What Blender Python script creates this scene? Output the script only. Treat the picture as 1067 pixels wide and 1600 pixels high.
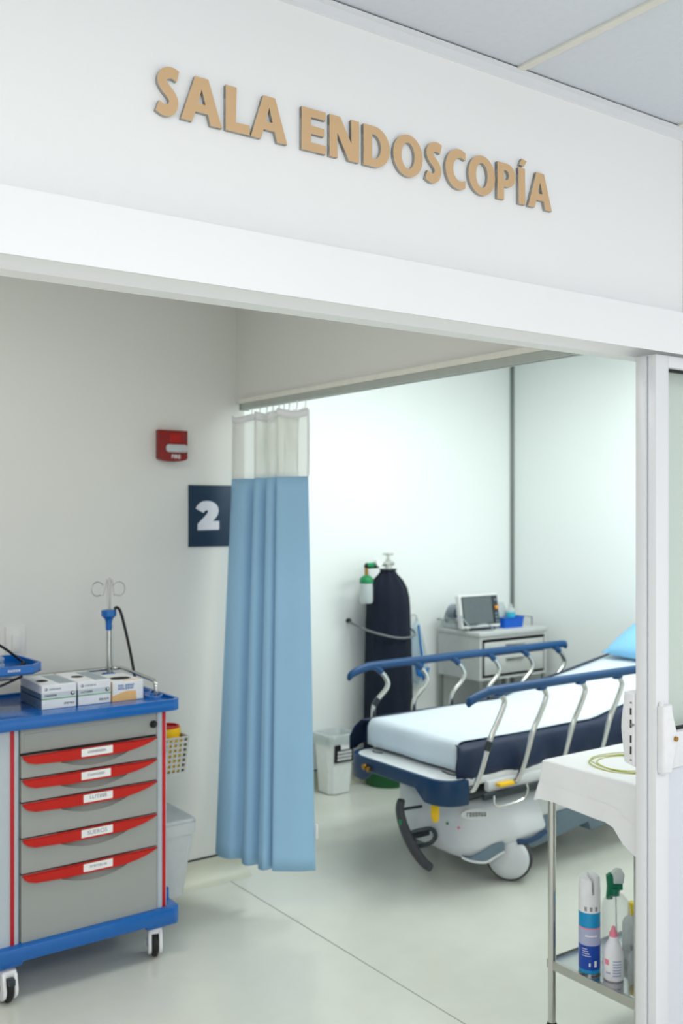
import bpy, bmesh, math, random
from mathutils import Vector, Matrix
random.seed(7)
S = bpy.context.scene
for o in list(bpy.data.objects): bpy.data.objects.remove(o, do_unlink=True)
COL = S.collection
PI = math.pi
# ------------------------------------------------------------------ camera
cam = bpy.data.cameras.new('camera'); co = bpy.data.objects.new('camera', cam); COL.objects.link(co)
co.location = (0, 0, 1.65); co.rotation_euler = (PI/2, 0, -math.radians(35.56))
cam.sensor_width = 36; cam.sensor_fit = 'AUTO'; cam.lens = 1564/1600*36; cam.clip_start = .05
cam.dof.use_dof = True; cam.dof.focus_distance = 2.15; cam.dof.aperture_fstop = 4.2
S.camera = co
# ------------------------------------------------------------------ light
S.view_settings.view_transform = 'Standard'; S.view_settings.look = 'None'
S.view_settings.gamma = 1; S.view_settings.exposure = 0.06; S.view_settings.use_curve_mapping = False
w = bpy.data.worlds.new('world'); S.world = w; w.use_nodes = True
w.node_tree.nodes['Background'].inputs[0].default_value = (.945, .97, 1.0, 1)
w.node_tree.nodes['Background'].inputs[1].default_value = 1.08
def area(name, loc, sx, sy, power, col=(1, 1, 1), rot=(0, 0, 0)):
    l = bpy.data.lights.new(name, 'AREA'); l.shape = 'RECTANGLE'; l.size = sx; l.size_y = sy
    l.energy = power; l.color = col
    o = bpy.data.objects.new(name, l); COL.objects.link(o); o.location = loc; o.rotation_euler = rot
    return o
area('corridor_lamp', (-.3, -.2, 2.685), 1.2, .6, 30, (1, .98, .96))
area('corridor_lamp', (1.9, -.9, 2.685), 1.2, .6, 26, (1, .98, .96))
area('room_lamp', (.5, 2.75, 2.685), 1.2, .6, 12, (1, .99, .96))
area('bay_lamp', (3.5, 3.75, 2.685), 1.2, .6, 16.5, (.93, 1, .985))
area('bay_lamp', (4.35, 2.75, 2.685), 1.2, .6, 27, (.93, 1, .985))
# ------------------------------------------------------------------ helpers
def lin(c):
    c = c/255
    return c/12.92 if c <= .04045 else ((c+.055)/1.055)**2.4
MATS = {}
def mat(name, rgb, rough=.5, metal=0, var=.03, scale=30, bump=0, alpha=1, trans=0, ior=1.45, coat=0, bscale=None, sub=0, emit=0):
    m = bpy.data.materials.new(name); m.use_nodes = True
    n = m.node_tree; b = n.nodes['Principled BSDF']
    c = [lin(v) for v in rgb]
    tc = n.nodes.new('ShaderNodeTexCoord'); nz = n.nodes.new('ShaderNodeTexNoise')
    nz.inputs['Scale'].default_value = scale; nz.inputs['Detail'].default_value = 3
    n.links.new(tc.outputs['Object'], nz.inputs['Vector'])
    r = n.nodes.new('ShaderNodeValToRGB')
    r.color_ramp.elements[0].position = .3; r.color_ramp.elements[1].position = .7
    r.color_ramp.elements[0].color = [max(0, v*(1-var)) for v in c]+[1]
    r.color_ramp.elements[1].color = [min(1, v*(1+var)) for v in c]+[1]
    n.links.new(nz.outputs['Fac'], r.inputs['Fac']); n.links.new(r.outputs['Color'], b.inputs['Base Color'])
    b.inputs['Roughness'].default_value = rough; b.inputs['Metallic'].default_value = metal
    b.inputs['Transmission Weight'].default_value = trans; b.inputs['IOR'].default_value = ior
    b.inputs['Alpha'].default_value = alpha; b.inputs['Coat Weight'].default_value = coat
    if bump:
        bn = n.nodes.new('ShaderNodeTexNoise'); bn.inputs['Scale'].default_value = bscale or scale*4
        n.links.new(tc.outputs['Object'], bn.inputs['Vector'])
        bp = n.nodes.new('ShaderNodeBump'); bp.inputs['Strength'].default_value = bump; bp.inputs['Distance'].default_value = .01
        n.links.new(bn.outputs['Fac'], bp.inputs['Height']); n.links.new(bp.outputs['Normal'], b.inputs['Normal'])
    MATS[name] = m
    return m
M = MATS
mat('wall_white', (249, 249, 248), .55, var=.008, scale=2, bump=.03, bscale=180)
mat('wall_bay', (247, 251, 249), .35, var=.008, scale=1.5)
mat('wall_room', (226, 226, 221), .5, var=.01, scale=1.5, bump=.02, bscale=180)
mat('header_white', (248, 248, 249), .35, var=.005, scale=3)
mat('floor_vinyl', (214, 216, 206), .22, var=.02, scale=9, coat=.1)
mat('cove_vinyl', (206, 207, 190), .4, var=.03, scale=12)
mat('seam_grey', (150, 152, 145), .6)
mat('ceiling_tile', (222, 226, 234), .9, var=.015, scale=60, bump=.1, bscale=300)
mat('t_bar', (232, 230, 220), .5)
mat('alu_white', (236, 237, 240), .3, var=.006)
mat('panel_white', (222, 225, 233), .35, var=.006)
mat('alu_grey', (150, 156, 152), .4, .6)
mat('black_rubber', (28, 29, 31), .6)
mat('gold_face', (218, 182, 138), .45, 0, var=.015)
mat('letter_edge', (165, 163, 158), .2, .7)
mat('chrome', (205, 205, 200), .16, 1, var=.01)
mat('steel', (186, 186, 182), .28, 1, var=.02)
mat('brass', (165, 125, 60), .3, .9)
mat('plastic_white', (240, 241, 243), .35)
mat('slot_black', (20, 20, 22), .8)
mat('curtain_blue', (160, 204, 236), .85, 0, var=.02, scale=3, bump=.15, bscale=500)
mat('cart_blue', (0, 98, 178), .25, 0, coat=.3)
mat('cart_grey', (160, 164, 160), .5, var=.01)
mat('cart_post', (188, 198, 206), .4, var=.01)
mat('cart_red', (200, 22, 8), .4, 0)
mat('strip_red', (190, 22, 34), .45)
mat('label_white', (240, 240, 240), .5)
mat('print_grey', (150, 152, 158), .7)
mat('print_dark', (50, 55, 62), .7)
mat('print_blue', (70, 125, 185), .6)
mat('print_green', (60, 160, 70), .6)
mat('carton_white', (236, 238, 238), .6)
mat('carton_pale', (204, 213, 214), .55)
mat('track_grey', (178, 184, 178), .4, .2)
mat('cord_grey', (112, 118, 120), .5)
mat('switch_white', (224, 225, 222), .45)
mat('carton_grey', (160, 172, 178), .55)
mat('carton_slate', (96, 122, 150), .55)
mat('carton_orange', (236, 190, 128), .6)
mat('hole_dark', (40, 34, 28), .9)
mat('fire_red', (136, 22, 20), .4, 0)
mat('lens_clear', (225, 230, 232), .12, 0, trans=.3)
mat('sign_navy', (12, 46, 72), .5, var=.05, scale=6)
mat('sign_white', (226, 228, 234), .6)
mat('bin_grey', (202, 207, 208), .45, 0)
mat('basket_grey', (184, 188, 184), .5)
mat('yellow', (244, 196, 20), .4)
mat('bin_white', (236, 240, 238), .4)
mat('navy_cloth', (15, 24, 42), .9, 0, var=.12, scale=8, bump=.3, bscale=60)
mat('navy_vinyl', (4, 32, 66), .5, 0, var=.08, scale=6, bump=.25, bscale=14)
mat('navy_plastic', (0, 52, 90), .4, 0, var=.03)
mat('rail_blue', (8, 68, 116), .35, 0)
mat('sheet_white', (216, 227, 234), .9, var=.01, scale=12, bump=.12, bscale=24)
mat('deck_white', (220, 223, 224), .35)
mat('shroud', (216, 220, 224), .4, var=.01)
mat('slate', (112, 132, 146), .5)
mat('pedal', (66, 67, 72), .55)
mat('tyre', (62, 64, 68), .7)
mat('pillow_blue', (140, 200, 238), .85, var=.02, bump=.1, bscale=30)
mat('tank_green', (20, 90, 45), .5)
mat('cap_green', (20, 135, 80), .4)
mat('trigger_green', (8, 118, 84), .4)
mat('gauge_white', (240, 240, 238), .3)
mat('milky', (226, 234, 234), .3, trans=.4, ior=1.2)
mat('bag_blue', (20, 120, 200), .5)
mat('cabinet_grey', (204, 207, 204), .4)
mat('monitor_white', (232, 234, 232), .4)
mat('screen_glass', (98, 106, 110), .15, coat=.4)
mat('bezel_dark', (46, 54, 60), .35)
mat('orange', (240, 150, 50), .4)
mat('box_blue', (10, 95, 205), .35)
mat('teal', (60, 190, 215), .3)
mat('cloth_white', (244, 245, 246), .95, var=.006, scale=20, bump=.1, bscale=40)
mat('wire_olive', (186, 190, 70), .35)
mat('can_blue', (20, 150, 205), .3)
mat('can_navy', (16, 70, 170), .3)
mat('can_lilac', (178, 184, 214), .35)
mat('pink', (240, 140, 160), .4)
mat('cap_yellow', (248, 222, 60), .4)
mat('brown', (150, 70, 45), .5)
mat('blue_cap', (40, 120, 190), .4)
mat('bottle_white', (242, 242, 246), .35)
mat('cable_black', (22, 22, 24), .5)
mat('shelf_steel', (190, 192, 192), .06, 1, var=.01)

def glassy(name, tint, gloss, body):
    m = bpy.data.materials.new(name); m.use_nodes = True; n = m.node_tree; b = n.nodes['Principled BSDF']
    b.inputs['Base Color'].default_value = (*body, 1); b.inputs['Roughness'].default_value = .06
    lw = n.nodes.new('ShaderNodeLayerWeight'); lw.inputs[0].default_value = .25
    ad = n.nodes.new('ShaderNodeMath'); ad.operation = 'MULTIPLY_ADD'; ad.inputs[1].default_value = .32; ad.inputs[2].default_value = gloss
    n.links.new(lw.outputs['Facing'], ad.inputs[0])
    tr = n.nodes.new('ShaderNodeBsdfTransparent'); tr.inputs[0].default_value = (*tint, 1)
    mx = n.nodes.new('ShaderNodeMixShader'); n.links.new(ad.outputs[0], mx.inputs[0]); n.links.new(tr.outputs[0], mx.inputs[1]); n.links.new(b.outputs[0], mx.inputs[2])
    n.links.new(mx.outputs[0], n.nodes['Material Output'].inputs[0]); M[name] = m
glassy('glass_tint', (.93, .96, .94), .06, (.7, .75, .72))
glassy('clear', (.985, .99, .99), .06, (.85, .9, .9))
glassy('bag_clear', (.88, .94, .97), .22, (.68, .78, .85))
# curtain net: fine mesh of holes
def net_material():
    m = bpy.data.materials.new('curtain_net'); m.use_nodes = True; n = m.node_tree
    b = n.nodes['Principled BSDF']; b.inputs['Base Color'].default_value = (.90, .92, .86, 1); b.inputs['Roughness'].default_value = .9
    out = n.nodes['Material Output']
    uv = n.nodes.new('ShaderNodeUVMap'); sep = n.nodes.new('ShaderNodeSeparateXYZ'); n.links.new(uv.outputs[0], sep.inputs[0])
    def sine(sock, k):
        a = n.nodes.new('ShaderNodeMath'); a.operation = 'MULTIPLY'; a.inputs[1].default_value = k; n.links.new(sock, a.inputs[0])
        s = n.nodes.new('ShaderNodeMath'); s.operation = 'SINE'; n.links.new(a.outputs[0], s.inputs[0]); return s.outputs[0]
    mu = n.nodes.new('ShaderNodeMath'); mu.operation = 'MULTIPLY'
    n.links.new(sine(sep.outputs[0], 2*PI/.011), mu.inputs[0]); n.links.new(sine(sep.outputs[1], 2*PI/.011), mu.inputs[1])
    ab = n.nodes.new('ShaderNodeMath'); ab.operation = 'ABSOLUTE'; n.links.new(mu.outputs[0], ab.inputs[0])
    gt = n.nodes.new('ShaderNodeMath'); gt.operation = 'GREATER_THAN'; gt.inputs[1].default_value = .42; n.links.new(ab.outputs[0], gt.inputs[0])
    tr = n.nodes.new('ShaderNodeBsdfTransparent'); mx = n.nodes.new('ShaderNodeMixShader')
    n.links.new(gt.outputs[0], mx.inputs[0]); n.links.new(b.outputs[0], mx.inputs[1]); n.links.new(tr.outputs[0], mx.inputs[2])
    n.links.new(mx.outputs[0], out.inputs[0]); M['net'] = m
net_material()

ORI = {}
def thing(name, label, cat, loc, rotz=0, group=None):
    o = bpy.data.objects.new(name, None); COL.objects.link(o); o.empty_display_size = .05
    o.location = loc; o.rotation_euler = (0, 0, rotz); ORI[o] = Vector(loc)
    tag(o, label, cat, group); return o
def tag(o, label, cat, group=None):
    o['label'] = label; o['category'] = cat
    if group: o['group'] = group
    return o
def struct(o):
    o['kind'] = 'structure'; return o
def B(): return bmesh.new()
def link_mesh(name, me, m, parent=None, off=None):
    o = bpy.data.objects.new(name, me); COL.objects.link(o)
    for x in (m if isinstance(m, (list, tuple)) else [m]): me.materials.append(M[x] if isinstance(x, str) else x)
    if parent is not None:
        o.parent = parent; ORI[o] = ORI.get(parent, Vector())
    return o
def obj(name, bm, m, parent=None, base=None, smooth=40, label=None):
    """verts given in world coordinates; the origin is the root's location (or base)"""
    off = ORI.get(parent, Vector()) if parent is not None else (Vector(base) if base else Vector())
    if off.length: bmesh.ops.translate(bm, verts=bm.verts, vec=-off)
    bmesh.ops.recalc_face_normals(bm, faces=bm.faces)
    me = bpy.data.meshes.new(name); bm.to_mesh(me); bm.free()
    if smooth:
        me.polygons.foreach_set('use_smooth', [True]*len(me.polygons)); me.set_sharp_from_angle(angle=math.radians(smooth))
    o = link_mesh(name, me, m, parent)
    if parent is None:
        o.location = off; ORI[o] = off
    if label: o['label'] = label
    if name in ('print', 'pictogram', 'sounder_slot'): o['kind'] = 'stuff'
    return o
def box(bm, x0, x1, y0, y1, z0, z1, bev=0, seg=2, mtx=None):
    r = bmesh.ops.create_cube(bm, size=1)
    vs = r['verts']
    for v in vs:
        v.co = Vector(((x0+x1)/2+v.co.x*(x1-x0), (y0+y1)/2+v.co.y*(y1-y0), (z0+z1)/2+v.co.z*(z1-z0)))
        if mtx: v.co = mtx @ v.co
    if bev:
        es = list({e for v in vs for e in v.link_edges})
        bmesh.ops.bevel(bm, geom=es, offset=bev, segments=seg, affect='EDGES', profile=.5)
    return bm
def prism(bm, pts, axis, t0, t1, bev=0, seg=2):
    mp = {'x': lambda a, b, t: (t, a, b), 'y': lambda a, b, t: (a, t, b), 'z': lambda a, b, t: (a, b, t)}[axis]
    v0 = [bm.verts.new(mp(a, b, t0)) for a, b in pts]; v1 = [bm.verts.new(mp(a, b, t1)) for a, b in pts]
    n = len(pts); f0 = bm.faces.new(v0); f1 = bm.faces.new(list(reversed(v1)))
    for i in range(n): bm.faces.new((v0[i], v1[i], v1[(i+1) % n], v0[(i+1) % n]))
    if bev:
        bmesh.ops.recalc_face_normals(bm, faces=bm.faces)
        es = list(f0.edges)+list(f1.edges)
        bmesh.ops.bevel(bm, geom=es, offset=bev, segments=seg, affect='EDGES', profile=.5)
    return bm
def loft(bm, rings, caps=True, closed=True):
    R = [[bm.verts.new(p) for p in r] for r in rings]; n = len(R[0])
    for a, b in zip(R, R[1:]):
        for i in range(n if closed else n-1):
            j = (i+1) % n; bm.faces.new((a[i], a[j], b[j], b[i]))
    if caps and closed:
        bm.faces.new(R[0]); bm.faces.new(list(reversed(R[-1])))
    return bm
def lathe(bm, prof, c=(0, 0, 0), n=28, mtx=None, phase=0):
    rings = []
    for r, z in prof:
        ring = []
        for i in range(n):
            a = 2*PI*i/n+phase; p = Vector((max(r, .0002)*math.cos(a), max(r, .0002)*math.sin(a), z))
            if mtx: p = mtx @ p
            ring.append(p+Vector(c))
        rings.append(ring)
    return loft(bm, rings)
def cyl(bm, p0, p1, r0, r1=None, n=20):
    p0 = Vector(p0); p1 = Vector(p1); d = p1-p0
    q = d.to_track_quat('Z', 'Y').to_matrix()
    r1 = r0 if r1 is None else r1
    rings = [[p+q @ Vector((r*math.cos(2*PI*i/n), r*math.sin(2*PI*i/n), 0)) for i in range(n)] for p, r in ((p0, r0), (p1, r1))]
    return loft(bm, rings)
def crom(pts, k=8):
    P = [Vector(p) for p in pts]; P = [P[0]*2-P[1]]+P+[P[-1]*2-P[-2]]; out = []
    for i in range(1, len(P)-2):
        for s in range(k):
            t = s/k; a, b, c, d = P[i-1:i+3]
            out.append(.5*((2*b)+(c-a)*t+(2*a-5*b+4*c-d)*t*t+(3*b-a-3*c+d)*t**3))
    out.append(P[-2]); return out
def tube(bm, pts, r, n=10, k=8, smooth=True, closed=False):
    P = crom(pts, k) if smooth else [Vector(p) for p in pts]
    if closed: P = [Vector(p) for p in pts]
    rings = []; up = None
    for i, p in enumerate(P):
        if closed: t = P[(i+1) % len(P)]-P[i-1]
        else: t = P[min(i+1, len(P)-1)]-P[max(i-1, 0)]
        t.normalize()
        if up is None: up = t.orthogonal().normalized()
        else:
            up = (up-t*up.dot(t))
            up = up.normalized() if up.length > 1e-6 else t.orthogonal().normalized()
        s = t.cross(up); rr = r[i*len(r)//len(P)] if isinstance(r, (list, tuple)) else r
        rings.append([p+up*rr*math.cos(2*PI*j/n)+s*rr*math.sin(2*PI*j/n) for j in range(n)])
    if closed: return loft(bm, rings+[rings[0]], caps=False)
    return loft(bm, rings)
def rrect(x0, x1, y0, y1, r, n=5):
    out = []
    for cx, cy, a0 in ((x1-r, y1-r, 0), (x0+r, y1-r, 90), (x0+r, y0+r, 180), (x1-r, y0+r, 270)):
        for i in range(n+1):
            a = math.radians(a0+90*i/n); out.append((cx+r*math.cos(a), cy+r*math.sin(a)))
    return out
def curve_mesh(splines, extrude):
    """filled 2-D outlines (holes allowed) extruded; lies in XY, thickness along Z"""
    cu = bpy.data.curves.new('tmp', 'CURVE'); cu.dimensions = '2D'; cu.fill_mode = 'BOTH'; cu.extrude = extrude
    for sp in splines:
        s = cu.splines.new('POLY'); s.points.add(len(sp)-1)
        for p, (x, y) in zip(s.points, sp): p.co = (x, y, 0, 1)
        s.use_cyclic_u = True
    return curve_to_mesh(cu)
def curve_to_mesh(cu):
    t = bpy.data.objects.new('tmp', cu); COL.objects.link(t); bpy.context.view_layer.update()
    dg = bpy.context.evaluated_depsgraph_get()
    me = bpy.data.meshes.new_from_object(t.evaluated_get(dg)); bpy.data.objects.remove(t, do_unlink=True); bpy.data.curves.remove(cu)
    me.materials.clear()
    return me
def text_mesh(txt, size, extrude=.0004, bold=0):
    cu = bpy.data.curves.new('tmp', 'FONT'); cu.body = txt; cu.size = size; cu.extrude = extrude; cu.offset = bold
    cu.align_x = 'CENTER'; cu.align_y = 'CENTER'
    return curve_to_mesh(cu)
def put_mesh(name, me, m, parent, mtx):
    me.transform(mtx); me.transform(Matrix.Translation(-ORI.get(parent, Vector())))
    return link_mesh(name, me, m, parent)
FACE_FRONT = Matrix.Rotation(PI/2, 4, 'X')            # text plane XY -> XZ plane facing -Y
def print_bars(bm, x0, x1, z, h, y, n, seed=0, depth=.0006):
    """illegible printed word: small upright strokes on a face looking towards -Y"""
    rd = random.Random(seed); wd = (x1-x0)/n
    for i in range(n):
        a = x0+i*wd; k = rd.random()
        box(bm, a+wd*.12, a+wd*.34, y-depth, y, z, z+h)
        if k < .7: box(bm, a+wd*.12, a+wd*.8, y-depth, y, z+h*.8, z+h)
        if k > .3: box(bm, a+wd*.12, a+wd*.8, y-depth, y, z, z+h*.2)
        if .2 < k < .85: box(bm, a+wd*.6, a+wd*.8, y-depth, y, z, z+h)
    return bm
# ------------------------------------------------------------------ room shell
YW = 1.70
XO = 2.31       # edge of the front wall right of the opening
struct(obj('floor', box(B(), -3.2, 5.2, -3.2, 5.1, -.08, 0), 'floor_vinyl', base=(1, 1, -.04), smooth=0))
# front wall with the header
bm = B()
box(bm, -3, XO, YW, 1.80, 2.112, 2.74); box(bm, -3, XO, 1.752, 1.80, 2.07, 2.112)
box(bm, XO, 5.16, 1.752, 1.80, 0, 2.74); box(bm, XO, 5.1, YW, 1.752, 2.112, 2.74)
box(bm, -3, -.6, YW, 1.80, 0, 2.112)
struct(obj('wall_front', bm, 'wall_white', base=(1, 1.75, 2.1), smooth=0))
bm = B()       # boxed track cover over the sliding door: lip in front, hollow cove behind
prof = [(1.64, 2.07), (1.64, 2.1815), (YW-.0005, 2.1815), (YW-.0005, 2.111), (1.7515, 2.111), (1.7515, 2.07)]
for i in range(9):
    a = PI/2*i/8; prof.append((1.655+.0915*math.cos(a), 2.07+.034*math.sin(a)))
prof += [(1.645, 2.104), (1.645, 2.07)]
prism(bm, prof, 'x', -3, 5.1)
struct(obj('trim_1', bm, 'header_white', base=(1, 1.69, 2.12), smooth=30))
struct(obj('trim_2', box(B(), 2.372, 5.1, 1.692, YW, 2.182, 2.672, .002), 'wall_white', base=(2.4, 1.69, 2.4)))
# corridor ceiling: tiles in a bar grid
ceil = struct(obj('ceiling', box(B(), -3.2, 5.1, -3.2, 1.70, 2.716, 2.74), 'ceiling_tile', base=(0, 0, 2.72), smooth=0))
tile_me = None
for i in range(-4, 5):
    for j in range(3):
        x0 = 1.72+.61*i; y1 = 1.70-.61*j
        if tile_me is None:
            t = obj('ceiling_tile', box(B(), -.297, .297, -.297, .297, 0, .014, .002), 'ceiling_tile'); tile_me = t.data
        else:
            t = bpy.data.objects.new('ceiling_tile', tile_me); COL.objects.link(t)
        t.parent = ceil; t.location = Vector((x0+.305, y1-.305, 2.70))-ceil.location
for i in range(-4, 6):
    x = 1.72+.61*i
    obj('ceiling_bar', box(B(), x-.012, x+.012, -.13, 1.688, 2.694, 2.7005, .001), 't_bar', ceil)
for j in range(1, 4):
    y = 1.70-.61*j
    obj('ceiling_bar', box(B(), -.72, 4.77, y-.012, y+.012, 2.6945, 2.7, .001), 't_bar', ceil)
bm = B(); box(bm, -3, 5.1, 1.676, YW, 2.6935, 2.6965); box(bm, -3, 5.1, 1.691, YW, 2.672, 2.70)
struct(obj('trim_3', bm, 'alu_white', base=(1, 1.69, 2.69), smooth=0))
# room shell
struct(obj('ceiling', box(B(), -1.3, 5.16, 1.80, 5.1, 2.70, 2.74), 'wall_white', base=(2, 3.4, 2.72), smooth=0))
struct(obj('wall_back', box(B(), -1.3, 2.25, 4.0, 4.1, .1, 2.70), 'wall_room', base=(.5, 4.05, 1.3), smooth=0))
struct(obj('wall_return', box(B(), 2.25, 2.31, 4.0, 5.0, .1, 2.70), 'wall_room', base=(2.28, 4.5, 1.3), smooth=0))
struct(obj('wall_far', box(B(), 2.31, 5.06, 4.97, 5.06, .1, 2.70), 'wall_bay', base=(3.6, 5, 1.3), smooth=0))
struct(obj('wall_right', box(B(), 5.01, 5.1, 1.80, 4.97, 0, 2.70), 'wall_bay', base=(5.05, 3.4, 1.3), smooth=0))
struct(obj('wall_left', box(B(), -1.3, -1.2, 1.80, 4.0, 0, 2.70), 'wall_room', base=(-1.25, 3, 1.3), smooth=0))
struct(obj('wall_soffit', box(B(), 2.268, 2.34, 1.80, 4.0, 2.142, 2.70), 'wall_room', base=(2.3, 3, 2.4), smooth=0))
bm = B(); box(bm, 4.988, 5.01, 4.957, 4.97, .1, 2.70, .002); box(bm, 5.0, 5.01, 4.948, 4.97, .1, 2.70, .002)
struct(obj('trim_4', bm, 'alu_grey', base=(5, 4.96, 1.3)))
def cove(name, p0, p1, nrm):
    """coved skirting rolled up from the floor vinyl, from p0 to p1 at the wall, nrm points into the room"""
    bm = B(); rr = .075; prof = [(0, 0), (rr, 0)]
    for i in range(1, 8):
        a = PI/2*i/8; prof.append((rr-rr*math.sin(a)+.004*(i/8), rr-rr*math.cos(a)))
    prof += [(.004, rr), (.004, .1), (0, .1)]
    p0 = Vector(p0); p1 = Vector(p1); nr = Vector(nrm)
    loft(bm, [[p+nr*a+Vector((0, 0, b+.0005)) for a, b in prof] for p in (p0, p1)])
    o = struct(obj(name, bm, 'cove_vinyl', base=p0, smooth=50))
    d = (p1-p0).normalized(); bm = B()
    loft(bm, [[p+nr*a+Vector((0, 0, b)) for a, b in ((0, .1), (.006, .1), (.006, .107), (0, .107))] for p in (p0, p1)])
    obj('cap_strip', bm, 'bezel_dark', o, smooth=0)
cove('baseboard_back', (-1.2, 4.0, 0), (2.312, 4.0, 0), (0, -1, 0))
bm = B(); box(bm, -1.3, 2.31, 4.0, 4.1, 0, .1); box(bm, 2.25, 2.31, 4.1, 5.0, 0, .1); struct(obj('trim_5', bm, 'cove_vinyl', base=(0, 4.05, 0), smooth=0))
cove('baseboard_far', (2.31, 4.97, 0), (5.01, 4.97, 0), (0, -1, 0))
bm = B(); box(bm, 2.31, 5.06, 4.97, 5.06, 0, .1); struct(obj('trim_6', bm, 'cove_vinyl', base=(3, 5, 0), smooth=0))
cove('baseboard_right', (5.01, 1.8, 0), (5.01, 4.9, 0), (-1, 0, 0))
struct(obj('trim_7', box(B(), 2.197, 2.201, 1.2, 3.93, 0, .0008), 'seam_grey', base=(2.2, 2.5, 0), smooth=0))
# ------------------------------------------------------------------ sliding door leaf (slid open, in front of the wall)
door = bpy.data.objects.new('door_1', None); COL.objects.link(door); door.location = (2.203, 1.693, 0); ORI[door] = Vector((2.203, 1.693, 0)); struct(door)
X0, Y0, Y1 = 2.203, 1.66, 1.726
bm = B(); box(bm, X0, 2.257, Y0, Y1, .012, 2.066, .002)
door_st = obj('stile', bm, 'alu_white', door)
bm = B(); box(bm, X0-.004, X0+.002, Y1-.036, Y1-.004, .012, 2.064, .0015); obj('edge_gasket', bm, 'alu_white', door_st)
bm = B(); box(bm, X0-.0015, X0+.002, Y0+.0245, Y0+.0265, .012, 2.064); obj('edge_groove', bm, 'carton_grey', door_st)
for z0, z1, nm in ((2.035, 2.066, 'top_rail'), (.965, 1.06, 'middle_rail'), (.012, .10, 'bottom_rail')):
    obj(nm, box(B(), 2.257, 3.2, Y0, Y1, z0, z1, .002), 'alu_white', door)
obj('stile', box(B(), 3.2, 3.255, Y0, Y1, .012, 2.066, .002), 'alu_white', door)
obj('lower_panel', box(B(), 2.257, 3.2, Y0+.012, Y1-.012, .10, .965), 'panel_white', door)
gl = obj('glass_pane', box(B(), 2.257, 3.2, Y0+.027, Y0+.033, 1.06, 2.035), 'glass_tint', door, smooth=0)
bm = B(); box(bm, 2.257, 3.2, Y0+.018, Y0+.027, 1.06, 1.068); box(bm, 2.257, 3.2, Y0+.018, Y0+.027, 2.027, 2.035)
obj('glazing_gasket', bm, 'black_rubber', gl, smooth=0)
# outer pull: rounded case with a wavy free edge towards the glass
def wavy(z0, z1, a0, amp, n=14):
    out = []
    for i in range(n+1):
        t = i/n; out.append((a0+amp*math.sin(PI*t)**2, z0+(z1-z0)*t))
    return out
bm = B(); pts = [(X0+.001, .972), (X0+.001, 1.132)]+[(a, b) for a, b in reversed(wavy(.958, 1.146, 2.240, .018))]
pts = [(X0+.002, .965), (X0+.002, 1.140)]+list(reversed(wavy(.962, 1.143, 2.242, .02)))
prism(bm, pts, 'y', Y0-.024, Y0, .006, 3)
hd = obj('door_handle', bm, 'plastic_white', door)
bm = B(); prism(bm, [(X0+.008, .958), (X0+.008, 1.150), (X0+.018, 1.150), (X0+.018, .958)], 'y', Y0-.016, Y0, .006, 3); obj('finger_pull', bm, 'plastic_white', hd)
bm = B(); cyl(bm, (2.2515, Y0-.030, 1.052), (2.2515, Y0-.022, 1.052), .0065, n=18); obj('key_cylinder', bm, 'brass', hd)
# inner lock case: its edge face shows two slotted strikes
bm = B(); pts = [(Y1, .966), (Y1, 1.163)]+list(reversed([(b, z) for b, z in wavy(.975, 1.165, Y1+.034, .010)]))
prism(bm, pts, 'x', X0-.006, X0+.05, .004, 3)
lk = obj('lock_case', bm, 'plastic_white', door)
for z0, z1 in ((1.105, 1.123), (1.070, 1.092), (1.030, 1.050), (.999, 1.020)):
    obj('strike_slot', box(B(), X0-.0075, X0-.005, Y1+.008, Y1+.0125, z0, z1), 'slot_black', lk, smooth=0)
for z in (1.138, .984): obj('screw', cyl(B(), (X0-.0085, Y1+.009, z), (X0-.005, Y1+.009, z), .0028, n=12), 'steel', lk)
obj('latch_pin', cyl(B(), (X0-.011, Y1+.0035, 1.079), (X0-.005, Y1+.0035, 1.079), .004, n=12), 'steel', lk)
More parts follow.
